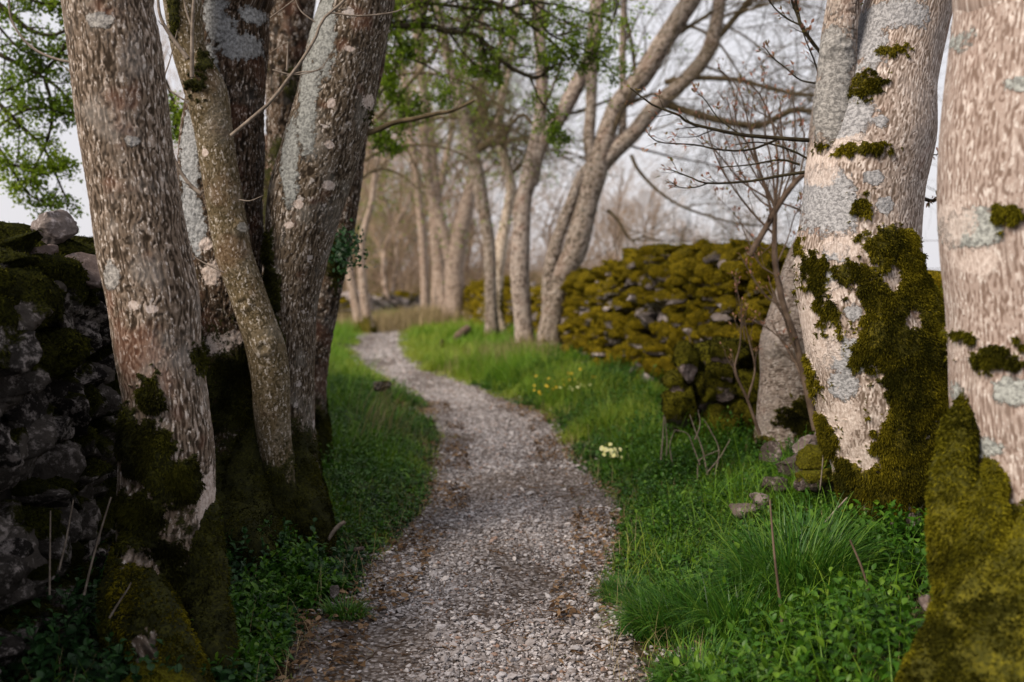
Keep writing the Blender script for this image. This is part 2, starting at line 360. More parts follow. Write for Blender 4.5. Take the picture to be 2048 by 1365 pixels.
# wall lines: (X, Y, top z)
WR = np.array([(3.6, 1.5, 1.25), (3.05, 4.0, 1.25), (2.72, 6.2, 1.30), (2.35, 8.3, 1.42), (2.18, 9.6, 1.60), (1.95, 11.6, 1.63), (1.66, 13.4, 1.64), (1.48, 14.4, 1.50), (1.12, 16.6, 1.36), (1.0, 18.6, 1.22), (.72, 21.5, 1.10), (.1, 25.5, .95), (-.75, 29.5, .85)])
WL = np.array([(-1.75, 1.2, 1.38), (-1.95, 3.2, 1.44), (-2.02, 4.4, 1.50), (-2.10, 5.6, 1.54), (-2.35, 8.0, 1.55), (-3.1, 12.0, 1.4), (-4.6, 17.0, 1.3), (-6.5, 23.0, 1.2)])
def hz(X, Y):
    X = np.asarray(X, float); Y = np.asarray(Y, float)
    d = bank(X, Y); p = np.stack(np.broadcast_arrays(X, Y, 0 * X), -1)
    up = sstep(.0, 1.1, d) * (.13 + .10 * (X > 0)) * sstep(60, 25, Y) + .10 * sstep(.9, 2.2, d) * (X > 0)
    z = up + (fbm(p * 1.6, 3) - .5) * .12 * sstep(0, .5, d) + (fbm(p * 6, 5) - .5) * .035 * sstep(-.1, .3, d)
    xw = np.interp(Y, WR[:, 1], WR[:, 0]) + .5
    z = z - np.maximum(X - np.maximum(xw, 1.5) - .2, 0) * .10 * sstep(60, 10, Y) - np.clip(X - 3, 0, 60) * .02
    z = z - .03 * np.exp(-(d + .35) ** 2 / .05) * (d < 0)
    return z
def axis(parts): return np.unique(np.concatenate([np.arange(a, b, s) for a, b, s in parts]))
gx = axis([(-1500, -100, 100), (-100, -20, 8), (-20, -5, 1), (-5, 5, .07), (5, 20, 1), (20, 100, 8), (100, 1501, 100)])
gy = axis([(-60, -6, 6), (-6, 2, .6), (2, 14, .07), (14, 34, .15), (34, 60, 1), (60, 200, 10), (200, 2001, 100)])
X, Y = np.meshgrid(gx, gy); Z = hz(X, Y); Z = Z - .03 * sstep(.02, -.10, bank(X, Y)) - .004
V = np.stack([X, Y, Z], -1).reshape(-1, 3); nx = len(gx)
i = np.arange(len(gy) - 1)[:, None] * nx; j = np.arange(nx - 1)[None]
F = np.stack([i + j, i + j + 1, i + nx + j + 1, i + nx + j], -1).reshape(-1, 4)
tag(mesh('ground', V, F, M['ground']), kind='structure')
py = np.concatenate([np.arange(-6, 2, .5), np.arange(2, 37.5, .045)]); a, b = edges(py)
wob = (fbm(np.stack([py * 2.2, 0 * py, 0 * py], -1), 9) - .5) * .34 + (fbm(np.stack([py * 9, 0 * py, 0 * py], -1), 10) - .5) * .12; wob2 = (fbm(np.stack([py * 2.2, 0 * py + 7, 0 * py], -1), 9) - .5) * .16
t = np.linspace(-.06, 1.06, 44); PX = (a + wob)[:, None] * (1 - t) + (b + wob2)[:, None] * t; PY = np.repeat(py[:, None], 44, 1)
pp = np.stack([PX, PY, 0 * PX], -1)
PZ = hz(PX, PY) + .004 + (fbm(pp * 9, 21) - .5) * .02 - .035 * (sstep(.04, -.03, t) + sstep(.96, 1.03, t))[None]
i = np.arange(len(py) - 1)[:, None] * 44; j = np.arange(43)[None]
F = np.stack([i + j, i + j + 1, i + 44 + j + 1, i + 44 + j], -1).reshape(-1, 4)
tag(mesh('path', np.stack([PX, PY, PZ], -1).reshape(-1, 3), F, M['path']), kind='structure')

# ------------------------------------------------------------------ gravel
import bmesh
bm = bmesh.new(); bmesh.ops.create_icosphere(bm, subdivisions=1, radius=1); bm.verts.ensure_lookup_table()
ICO = np.array([v.co[:] for v in bm.verts]); ICF = np.array([[v.index for v in f.verts] for f in bm.faces]); bm.free()
def rotm(n, r=rng, tilt=None):
    a, b, c = r.uniform(0, 6.283, (3, n))
    if tilt is not None: b = r.normal(size=n) * tilt; c = r.normal(size=n) * tilt
    ca, sa, cb, sb, cc, sc = np.cos(a), np.sin(a), np.cos(b), np.sin(b), np.cos(c), np.sin(c)
    o = 0 * a; I = o + 1
    Rz = np.array([[ca, -sa, o], [sa, ca, o], [o, o, I]]).transpose(2, 0, 1); Rx = np.array([[I, o, o], [o, cb, -sb], [o, sb, cb]]).transpose(2, 0, 1)
    Ry = np.array([[cc, o, sc], [o, I, o], [-sc, o, cc]]).transpose(2, 0, 1)
    return Rx @ Ry @ Rz
pv = []
for k in range(40):
    v = ICO * (1 + rng.normal(size=(len(ICO), 1)) * .20)
    for _ in range(4):                       # flat fracture planes
        d = rndvec(1)[0]; h = v @ d; cut = rng.uniform(.45, .8); v = v - np.maximum(h - cut, 0)[:, None] * d
    pv.append(v)
pv = np.array(pv)
def pebbles(n, y0, y1, s0, s1, pw=1.0, sparse=True):
    Y_ = y0 + (y1 - y0) * rng.random(n) ** pw; a_, b_ = edges(Y_); t_ = rng.normal(.5, .36, n); t_ = np.where((t_ < -.16) | (t_ > 1.18), rng.random(n), t_)
    X_ = a_ + (b_ - a_) * t_
    den = fbm(np.stack([X_ * 1.7, Y_ * .9, 0 * X_], -1), 33)
    keep = rng.random(n) < np.clip((den - .36) * 5, .10, 1) * np.where(np.abs(t_ - .5) > .42, .55, 1)
    X_, Y_ = X_[keep], Y_[keep]; m = len(X_)
    s_ = s0 + (s1 - s0) * rng.random(m) ** 2.6
    sc = np.stack([rng.uniform(.7, 1.25, m), rng.uniform(.5, .95, m), rng.uniform(.28, .6, m)], -1) * s_[:, None]
    v = pv[rng.integers(0, 40, m)] * sc[:, None]; v = np.einsum('mij,mkj->mki', rotm(m, tilt=.28), v)
    z = hz(X_, Y_) + .006 + s_ * rng.uniform(.0, .35, m)
    v = v + np.stack([X_, Y_, z], -1)[:, None]
    return v, (ICF[None] + (np.arange(m) * len(ICO))[:, None, None]).reshape(-1, 3), np.repeat(rng.random(m), len(ICO)), np.repeat(rng.random(m) > .94, len(ICO))
A = Acc()
for args in ((52000, 3.6, 8.5, .004, .015, 1.15), (2600, 3.6, 9, .012, .030, 1.2), (34000, 8.5, 17, .007, .022, 1.2), (12000, 17, 30, .014, .034, 1.1)):
    v, f, r_, ru = pebbles(*args); A.add(v, f, rnd=r_, rust=ru)
tag(A.make('gravel', M['gravel'], smooth=False), kind='stuff')

# ------------------------------------------------------------------ stones and dry stone walls
def cubesphere(n):
    bm = bmesh.new(); bmesh.ops.create_cube(bm, size=2); bmesh.ops.subdivide_edges(bm, edges=bm.edges[:], cuts=n, use_grid_fill=True)
    V = np.array([v.co[:] for v in bm.verts]); F = np.array([[v.index for v in f.verts] for f in bm.faces]); bm.free(); return V, F
def stone_shapes(n, k, boxy, rough, r):
    V, F = cubesphere(n); out = []
    for i in range(k):
        s = nrm(V); b = V * (1 - boxy * 0) ; v = s * (1 - boxy) + V * .85 * boxy
        for _ in range(7):
            d = rndvec(1, r)[0]; h = v @ d; c = r.uniform(.45, .8); v = v - (np.maximum(h - c, 0) * .97)[:, None] * d
        v = v * (1 + rough * (fbm(s * 2.2 + i * 9.1, 40) - .5) * 1.0)[:, None] * (1 + rough * .35 * (fbm(s * 7 + i * 5, 50, 3) - .5))[:, None]
        out.append(v / np.abs(v).max(0))
    return np.array(out), F
SH_HI, SF_HI = stone_shapes(9, 16, .5, .45, rng)
SH_LO, SF_LO = stone_shapes(5, 16, .15, .55, rng)
def place_stones(pos, ang, size, shapes, faces, mossf, tilt=.12, lump=0.0):
    m = len(pos); v = shapes[rng.integers(0, len(shapes), m)] * size[:, None] * .5
    tl = rotm(m, tilt=tilt); a = np.zeros(m)
    b, c = rng.normal(size=m) * tilt, rng.normal(size=m) * tilt
    # local: x along wall, y depth, z up
    flip = np.where(rng.random(m) < .5, -1.0, 1.0); fl2 = np.where(rng.random(m) < .5, -1.0, 1.0)
    v = v * np.stack([flip, fl2, flip * fl2], -1)[:, None]
    x, y, z = v[..., 0], v[..., 1], v[..., 2]
    cb, sb = np.cos(b)[:, None], np.sin(b)[:, None]; x, z = x * cb - z * sb, x * sb + z * cb
    cc, sc = np.cos(c)[:, None], np.sin(c)[:, None]; y, z = y * cc - z * sc, y * sc + z * cc
    ca, sa = np.cos(ang)[:, None], np.sin(ang)[:, None]
    v = np.stack([x * ca - y * sa, x * sa + y * ca, z], -1)
    nz = nrm(v / (size[:, None] ** 2))[..., 2]
    V = v + pos[:, None]
    mo = mossf(V.reshape(-1, 3), nz.ravel(), np.repeat(rng.random(m), v.shape[1]))
    if lump:
        V = V + (v / np.linalg.norm(v, axis=-1, keepdims=True)) * (np.clip(mo.reshape(m, -1) - .35, 0, .6) * lump)[..., None]
    nv = v.shape[1]
    F = (faces[None] + (np.arange(m) * nv)[:, None, None]).reshape(-1, 4)
    return V, F, mo, np.repeat(rng.random(m), nv)
def fuzz(V, F, mo, n, h0, h1, wd, thr=.5, down=.35, mat='moss_blade', r=rng, vis=None):
    """moss fronds on quad faces where moss is thick"""
    V = V.reshape(-1, 3); q = V[F]; ctr = q.mean(1); nn = np.cross(q[:, 2] - q[:, 0], q[:, 3] - q[:, 1]); ar = np.linalg.norm(nn, axis=1) * .5
    nn = nrm(nn); mm = mo[F].mean(1); ok = mm > thr
    if vis is not None: ok &= vis(ctr, nn)
    p = ar * ok
    if p.sum() <= 0: return None
    p = p * (.25 + sstep(thr, thr + .4, mm)) * (.15 + sstep(.35, .6, fbm(ctr * 16, 61, 3))); f = r.choice(len(F), n, p=p / p.sum()); a, b = r.random((2, n, 1))
    pos = q[f, 0] * (1 - a) * (1 - b) + q[f, 1] * a * (1 - b) + q[f, 2] * a * b + q[f, 3] * (1 - a) * b
    d = nrm(nn[f] + rndvec(n, r) * .75 + np.array([0, 0, -down])); L = r.uniform(h0, h1, n)
    s_ = nrm(np.cross(d, rndvec(n, r))) * (wd * .5)
    tip = pos + d * L[:, None] - np.array([0, 0, 1]) * (L * .35)[:, None]; base = pos - nn[f] * .002
    Vb = np.stack([base - s_, base + s_, pos + d * (L * .55)[:, None] + s_ * 1.1, tip, pos + d * (L * .55)[:, None] - s_ * 1.1], 1)
    Fb = (np.array([0, 1, 2, 3, 4])[None] + (np.arange(n) * 5)[:, None])
    t = np.clip(.42 + .22 * r.normal(size=n) + (fbm(pos * 8, 60) - .5) * 2.2, 0, 1)
    return Vb.reshape(-1, 3), Fb, np.repeat(t, 5)

def wall(name, line, side, label, matn, sw, shh, mossf, shapes, y0, y1, thick=.28, lump=0.0, cope=None, seed=1, hi=None, jit=.04, tl=.2, gapk=1.12):
    """side=-1: path side is towards -X"""
    global rng
    keep_r, rng = rng, np.random.default_rng(seed)
    seg = np.diff(line[:, :2], axis=0); L = np.concatenate([[0], np.cumsum(np.linalg.norm(seg, axis=1))])
    def at(s): return np.interp(s, L, line[:, 0]), np.interp(s, L, line[:, 1]), np.interp(s, L, line[:, 2])
    sa, sb = np.interp([y0, y1], line[:, 1], L)
    x0, yy0, _ = at((sa + sb) / 2)
    root = empty(name, (x0, yy0, float(hz(x0, yy0))), label, 'wall')
    # near-black core box added to block light through the gaps between stones
    s = np.arange(sa, sb, .25); cx, cyy, ct = at(s); ex, ey, _ = at(s + .1); an = np.arctan2(ey - cyy, ex - cx); nxn, nyn = -np.sin(an), np.cos(an)
    zb = hz(cx, cyy) - .1; hw = thick * .42
    prof = [(-hw * 1.2, 0), (-hw * .85, .86), (hw * .85, .86), (hw * 1.2, 0)]
    V = np.stack([np.stack([cx + nxn * o, cyy + nyn * o, zb + (ct - zb) * h], -1) for o, h in prof], 1).reshape(-1, 3)
    cf = ribfaces(1, len(s), 4); e = (len(s) - 1) * 4
    mesh('light_block_core', V, [cf, np.array([[3, 2, 1, 0], [e, e + 1, e + 2, e + 3]])], M['core'], root, smooth=False)
    ps, an_, sz = [], [], []
    for face in (side, -side):
        z = 0.0
        while z < 1.0:
            hrow = rng.uniform(*shh); s = sa + rng.uniform(0, .2)
            while s < sb:
                wd = rng.uniform(*sw) * (1 if face == side else 1.5); hh = hrow * rng.uniform(.75, 1.25)
                x, y, tz = at(s + wd / 2); xe, ye, _ = at(s + wd / 2 + .05); a_ = math.atan2(ye - y, xe - x); b0 = float(np.interp(y, gy, np.zeros(len(gy))))
                g0 = 0.0; H = tz - g0; zz = g0 + z * 1.0 * H + hh * .4
                if zz < tz - .02:
                    off = thick * (.58 - .16 * z) + rng.uniform(-jit, jit); nx_, ny_ = -math.sin(a_), math.cos(a_)
                    sgn = 1 if (nx_ * face) > 0 else -1
                    ps.append((x + nx_ * off * sgn, y + ny_ * off * sgn, zz + rng.uniform(-jit, jit))); an_.append(a_ + rng.normal() * .1)
                    sz.append((wd * gapk, thick * rng.uniform(.75, 1.15), hh * gapk))
                s += wd * .96
            z += hrow * .86 / 1.5
    s = sa
    while s < sb:      # through stones under the cope
        wd = rng.uniform(*sw) * 1.2; x, y, tz = at(s + wd / 2); xe, ye, _ = at(s + wd / 2 + .05)
        ps.append((x, y, tz - .10)); an_.append(math.atan2(ye - y, xe - x)); sz.append((wd * 1.1, thick * 1.7, .17)); s += wd
    ps, an_, sz = np.array(ps), np.array(an_), np.array(sz)
    near = ps[:, 1] < (hi if hi else -99)
    FZ = []
    for sel, (sh_, sf_), nm in ((near, (SH_HI, SF_HI), 'stonework'), (~near, (SH_LO, SF_LO), 'stonework')):
        if sel.sum():
            V, F, mo, rn = place_stones(ps[sel], an_[sel], sz[sel], sh_, sf_, mossf, tilt=tl, lump=lump)
            mesh(nm, V.reshape(-1, 3), F, M[matn], root, attrs={'moss': mo, 'rnd': rn}); FZ.append((V.reshape(-1, 3), F, mo))
    if cope:
        k, w0, w1, h0, h1 = cope; s = sa
        while s < sb and k > 0:
            wd = rng.uniform(w0, w1); x, y, tz = at(s + wd / 2); xe, ye, _ = at(s + wd / 2 + .05)
            hh = rng.uniform(h0, h1)
            V, F, mo, rn = place_stones(np.array([(x + rng.normal() * .03, y, tz + hh * .30)]), np.array([math.atan2(ye - y, xe - x)]), np.array([(wd * 1.05, thick * rng.uniform(1.1, 1.7), hh)]),
                                        SH_HI if y < (hi or -99) else SH_LO, SF_HI if y < (hi or -99) else SF_LO, mossf, tilt=.2, lump=lump)
            mesh('coping_stone', V.reshape(-1, 3), F, M[matn], root, attrs={'moss': mo, 'rnd': rn}); FZ.append((V.reshape(-1, 3), F, mo))
            s += wd * .93; k -= 1
    rng = keep_r
    return root, FZ
def moss_left(V, nz, rn):
    n_ = fbm(V * 2.4, 70); return .20 + .55 * nz * (nz > 0) + (n_ - .5) * 2.2 + (rn - .5) * .5 + .18 * sstep(1.2, 1.7, V[:, 2])
def moss_right(V, nz, rn):
    n_ = fbm(V * 1.7, 74); m = .84 + .50 * nz + (n_ - .5) * 1.0 + (rn - .5) * .5
    g = np.exp(-(((V[:, 1] - 12.6) / 1.0) ** 2 + ((V[:, 2] - 1.15) / .32) ** 2)); return m - .55 * g * (rn > .35) - .9 * (rn > .965)
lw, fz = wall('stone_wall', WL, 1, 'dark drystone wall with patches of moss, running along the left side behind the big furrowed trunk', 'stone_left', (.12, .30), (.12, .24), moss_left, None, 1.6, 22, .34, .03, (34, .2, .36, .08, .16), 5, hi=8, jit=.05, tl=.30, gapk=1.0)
A = Acc()
for V, F, mo in fz:
    sel = V[F].mean(1)
    r_ = fuzz(V, F, mo, int(np.clip(len(F) * .55, 200, 60000)), .008, .022, .004, .52, vis=lambda c, nn: (c[:, 1] < 7) & (c[:, 1] > 3) & (nn[:, 2] > -.2) & (c[:, 0] > -2.4))
    if r_: A.add(r_[0], r_[1], tint=r_[2])
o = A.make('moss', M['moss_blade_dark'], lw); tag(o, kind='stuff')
rw, fz = wall('stone_wall', WR, -1, 'drystone wall smothered in golden green moss cushions, curving along the right side of the path', 'stone_right', (.14, .34), (.11, .19), moss_right, None, 3.0, 24.0, .40, .035, (70, .2, .40, .09, .17), 6, hi=0, jit=.07, tl=.3, gapk=.98)
A = Acc()
for V, F, mo in fz:
    r_ = fuzz(V, F, mo, int(np.clip(len(F) * .45, 200, 45000)), .02, .045, .010, .55, vis=lambda c, nn: (c[:, 1] < 18) & (c[:, 1] > 7.5))
    if r_: A.add(r_[0], r_[1], tint=r_[2])
tag(A.make('moss', M['moss_blade'], rw), kind='stuff')
# the wall end beyond the pale trees, and the far wall across the bend
WR2 = WR.copy()
wall('stone_wall', np.array([(.28, 24.3, 1.1), (-.2, 26.5, 1.1), (-.95, 29.6, 1.0)]), -1, 'short low mossy wall end behind the cream trunk where the right wall stops', 'stone_right', (.2, .4), (.14, .24), moss_right, None, 24.3, 29.6, .5, .05, (12, .3, .5, .15, .28), 8)
wall('stone_wall', np.array([(-5.6, 31.6, .55), (-4.2, 33.2, .62), (-2.6, 35.2, .55)]), -1, 'low broken far wall with pale stones across the bend at the end of the path', 'stone_right', (.3, .6), (.2, .3),
     lambda V, nz, rn: .25 + .4 * nz + (fbm(V * 1.2, 76) - .5) * 2, None, 31.6, 35.2, .5, .03, (9, .4, .7, .2, .4), 9)
# ------------------------------------------------------------------ trees
def catmull(p, n):
    p = np.asarray(p, float); q = np.concatenate([[2 * p[0] - p[1]], p, [2 * p[-1] - p[-2]]])
    t = np.linspace(0, len(p) - 1 - 1e-6, n); i = t.astype(int); f = (t - i)[:, None]
    a, b, c, d = q[i], q[i + 1], q[i + 2], q[i + 3]
    return .5 * (2 * b + (c - a) * f + (2 * a - 5 * b + 4 * c - d) * f ** 2 + (3 * b - a - 3 * c + d) * f ** 3)
def centre(pts, Y):             # [(u,v,width)] photo outline -> metre centreline + radius
    p = np.array(pts, float); Yv = np.broadcast_to(np.asarray(Y, float), (len(p),))
    c = P(p[:, 0], p[:, 1], Yv); return np.concatenate([c, (p[:, 2] / 2 / FPX * Yv * 1.0)[:, None]], 1)
def trunk(pts, Y, mat, parent, res=.007, seed=1, fissure=(38, 9, .006), lumps=.06, moss=None, mosspatch=(), bare=(), lich=(), pale=(), flare=None, ext=None, name='trunk', mossthick=.012, knots=(), fz=None, fzmat='moss_blade', xyz=None, sinkz=None):
    """swept trunk with real bark relief; ext = extra points (dx,dy,dz,radius factor) past the top of the frame"""
    cr_ = centre(pts, Y) if xyz is None else np.array(xyz, float)
    if cr_[0, 2] > cr_[-1, 2]: cr_ = cr_[::-1]
    if name != 'limb' and xyz is None or name == 'root':
        b_ = cr_[0]; gz = float(hz(b_[0], b_[1]))
        if b_[2] > gz - .12: cr_ = np.concatenate([[[b_[0] - (cr_[1][0] - b_[0]) * .3, b_[1], gz - .15, b_[3] * 1.08]], cr_])
    if ext:
        e = [cr_[-1] + np.array([dx, dy, dz, 0]) for dx, dy, dz, k in ext]
        for q, (_, _, _, k) in zip(e, ext): q[3] = cr_[-1, 3] * k
        cr_ = np.concatenate([cr_, e])
    L = np.linalg.norm(np.diff(cr_[:, :3], axis=0), axis=1).sum()
    d = catmull(cr_, max(12, int(L / res / 1.25))); c, R = d[:, :3], np.maximum(d[:, 3], .004)
    s = np.concatenate([[0], np.cumsum(np.linalg.norm(np.diff(c, axis=0), axis=1))])
    na = int(np.clip(2 * math.pi * np.median(R) / res, 10, 420)); Rm = R.mean()
    T = nrm(np.gradient(c, axis=0)); ref = np.array([0, 1.0, 0]); e1 = nrm(ref - (T @ ref)[:, None] * T); e2 = np.cross(T, e1)
    a = np.arange(na) / na * 2 * math.pi; ca, sa_ = np.cos(a), np.sin(a)
    dirn = ca[None, :, None] * e1[:, None] + sa_[None, :, None] * e2[:, None]
    bk = np.stack([np.broadcast_to(ca * Rm, (len(s), na)), np.broadcast_to(sa_ * Rm, (len(s), na)), np.broadcast_to(s[:, None], (len(s), na))], -1) + seed * 3.7
    fx, fzz, amp = fissure
    warp = (fbm(bk * np.array([6, 6, 3]), seed + 90, 2) - .5)[..., None] * .05
    nz = fbm((bk + warp) * np.array([fx, fx, fzz]), seed, 3, .45); rid = np.clip(np.abs(2 * nz - 1) * 3.8, 0, 1) ; rid = rid * rid * (3 - 2 * rid)
    if fx < 1:                  # long wandering furrows, closed round the stem
        cnt = max(3, round(2 * math.pi * Rm / fx)); Rm = float(Rm); w0 = fbm(bk * np.array([20, 20, fzz]), seed, 3) - .5; w1 = fbm(bk * np.array([60, 60, fzz * 3]), seed + 3, 2) - .5
        rid = (.5 - .5 * np.cos(cnt * a[None] + 2 * math.pi * (w0 * 2.4 + w1 * 2.2))) ** .7
        rid = np.clip(rid * (.25 + 1.5 * fbm(bk * np.array([60, 60, 30]), seed + 4, 3)), 0, 1); fx = 60.0; fzz = 18.0
    fine = fbm(bk * np.array([fx * 2.6, fx * 2.6, fzz * 3.5]), seed + 5, 2)
    r = R[:, None] * (1 + lumps * 2 * (fbm(bk * np.array([3.2, 3.2, 1.5]), seed + 9, 3) - .5))
    base = c[0]
    hgt = c[:, 2] - base[2]
    if flare:
        fk, fh, fa = flare; ph = seed * 1.3
        r = r * (1 + fa * np.exp(-np.maximum(hgt, 0) / fh)[:, None] * (.45 + .55 * np.cos(fk * a + ph + .6 * np.sin(a + seed))[None]))
    W = c[:, None] + dirn * r[..., None]
    wp = W.reshape(-1, 3); m = np.full(len(wp), -.6)
    big = fbm(wp * 5, seed + 30, 4)
    nb = (fbm(wp * np.array([14, 14, 9]), seed + 31, 5, .65) - .5) * 3.4
    nb2 = (fbm(wp * 48, seed + 33, 3, .6) - .5) * 3.0
    def patch(q, soft=1.0):
        u, v, ru, rv = q[:4]; k = np.argmin(np.abs(c[:, 2] - P(u, v, np.interp(0, [0], [np.mean(Y)]))[2])); Yc = c[k, 1]; p0 = P(u, v, Yc - R[k] * .8)
        sc = Yc / FPX; return 1 - np.sqrt(((wp[:, 0] - p0[0]) / (ru * sc)) ** 2 + ((wp[:, 2] - p0[2]) / (rv * sc)) ** 2 + ((wp[:, 1] - p0[1]) / max(R[k] * 1.3, ru * sc * 1.2)) ** 2)
    if moss is not None:        # (full below z, gone above z)
        m = np.maximum(m, .5 + (moss[1] - wp[:, 2]) / max(moss[1] - moss[0], .01) * 1.0 - .5 + (big - .5) * 1.6 + nb * .25)
    for q in mosspatch:
        sm = q[2] < 50 and q[3] < 50
        m = np.maximum(m, np.minimum(patch((q[0], q[1], q[2] * 1.25, q[3] * 1.25)) * 1.3 + .12 + nb * .3 + nb2 * 1.1, 1.0) if sm else np.minimum(patch(q) * 1.6 + .36 + nb * .45 + nb2 * .6, 1.2))
    for q in bare: m = np.minimum(m, .50 - patch(q) * 1.5 + nb * .5 + nb2 * .9)
    m = np.clip(m, -.6, 1.3)
    li = np.full(len(wp), -1.0); pa = np.full(len(wp), -1.0)
    for q in lich: li = np.maximum(li, patch(q) * 1.5 + .35 + nb * .4 + nb2 * .2)
    for q in pale: pa = np.maximum(pa, patch(q) * 1.5 + .35 + nb * .5 + nb2 * .2)
    mm = sstep(.35, 1.0, m).reshape(r.shape)
    r = r + (rid - .7) * amp * (1 - .8 * mm) + (fine - .5) * amp * .6 + mm * mossthick * (.3 + 1.1 * fbm(bk * 26, seed + 40, 3) + 1.9 * (fbm(bk * 9, seed + 42, 3) - .3))
    lm = sstep(.4, .5, li).reshape(r.shape); r = r + lm * .0022 * fbm(bk * 70, seed + 41, 2)
    for (ku, kv, kr, kh) in knots:
        kz = P(ku, kv, np.mean(Y)); kk = np.argmin(np.abs(c[:, 2] - kz[2])); p0 = P(ku, kv, c[kk, 1] - R[kk] * .8)
        dd = np.linalg.norm(W - p0, axis=-1) / (kr / FPX * c[kk, 1]); r = r + kh * (np.exp(-(dd - .8) ** 2 * 5) - .7 * np.exp(-dd ** 2 * 6)) * (dd < 2.2)
    W = c[:, None] + dirn * r[..., None]
    V = W.reshape(-1, 3); F = gridfaces(1, len(s), na)
    o = mesh(name, np.concatenate([V, [c[-1]]]), [F, np.stack([(len(s) - 1) * na + np.arange(na), (len(s) - 1) * na + (np.arange(na) + 1) % na, np.full(na, len(V))], -1)], M[mat], parent,
             attrs={'rid': np.append(rid.ravel(), .5), 'moss': np.append(m, -1), 'lich': np.append(li, -1), 'pale': np.append(pa, -1)}, vec={'bk': np.concatenate([bk.reshape(-1, 3), bk[-1:, 0]])})
    if fz:
        r_ = fuzz(V, F, m, fz[0], fz[1], fz[2], fz[3], .56, r=np.random.default_rng(seed), vis=lambda cc, nn: (cc[:, 2] < 3.2) & (nn[:, 1] < .45))
        if r_:
            A_ = Acc(); A_.add(r_[0], r_[1], tint=r_[2]); tag(A_.make('moss', M[fzmat], parent), kind='stuff')
    return o, c, R
def base_of(pts, Y):
    c = centre(pts, Y); b = c[np.argmin(c[:, 2])]; return (b[0], b[1], float(hz(b[0], b[1])))
def poly(pts, Y, w=None, n=None):   # hand drawn branch in photo pixels -> (1,N,3),(1,N)
    p = np.array(pts, float); Yv = np.asarray(Y, float) if np.ndim(Y) else np.linspace(Y, Y, len(p))
    c = P(p[:, 0], p[:, 1], Yv); w_ = np.linspace(w[0], w[1], len(p)) if w is not None else p[:, 2]
    d = catmull(np.concatenate([c, (w_ / 2 / FPX * Yv)[:, None]], 1), n or len(p) * 4)
    return d[None, :, :3], np.maximum(d[None, :, 3], .0008)
def resamp(c, R, n):
    L = np.concatenate([[0], np.cumsum(np.linalg.norm(np.diff(c, axis=0), axis=1))]); i = np.interp(np.linspace(0, L[-1], n), L, np.arange(len(c))); k = np.minimum(i.astype(int), len(c) - 2); f = (i - k)[:, None]
    return (c[k] * (1 - f) + c[k + 1] * f)[None], (R[k] * (1 - f[:, 0]) + R[k + 1] * f[:, 0])[None]
def crown(parent, c, R, r, limbs=7, mat='twig_brown', t0=.55, leafy=0, leafmat='crown_leaf', twigs=5, fine=6, lsz=(.03, .05), ang=(30, 70), up=.25, limbmat=None, scale=1.0, name='branches'):
    Pp, Rr = resamp(c, R, 24); out_ = np.nonzero(Pp[0, :, 2] > P(0, -20, Pp[0, :, 1])[:, 2])[0]; t0 = max(t0, out_[0] / 23.0) if len(out_) else t0; t0 = min(t0, .9)
    L1, R1_ = spawn(Pp, Rr, limbs, t0, .98, (.3, .55), ang, 12, .55, up, .12, r=r, absl=(1.6 * scale, 3.2 * scale))
    L2, R2_ = spawn(L1, R1_, twigs, .2, 1, (.3, .6), (25, 70), 8, .6, up * .6, .16, rmin=.003, r=r)
    L3, R3_ = spawn(L2, R2_, fine, .15, 1, (.3, .6), (25, 65), 5, .6, up * .6, .2, rmin=.0018, r=r)
    A = Acc()
    for (a, b, s) in ((L1, R1_, 8), (L2, R2_, 5), (L3, R3_, 3)): A.add(*tubes(a, b, s))
    A.make(name, M[limbmat or mat], parent)
    if leafy:
        Q, _ = spawn(L3, R3_, leafy, .2, 1, (.1, .2), (20, 80), 2, .5, 0, 0, r=r, absl=(.02, .05))
        p = Q[:, 1]; n_ = len(p); A = Acc()
        V, F = small_leaves(p, rndvec(n_, r) + np.array([0, 0, -.2]), r.uniform(*lsz, n_), r.uniform(lsz[0] * .7, lsz[1] * .7, n_), r); A.add(V, F, tint=np.repeat(np.clip(fbm(p * 2, 12) * 1.2 - .1 + r.normal(size=n_) * .15, 0, 1), 4))
        A.make('foliage', M[leafmat], parent)
    return L1, R1_, L2, R2_, L3, R3_
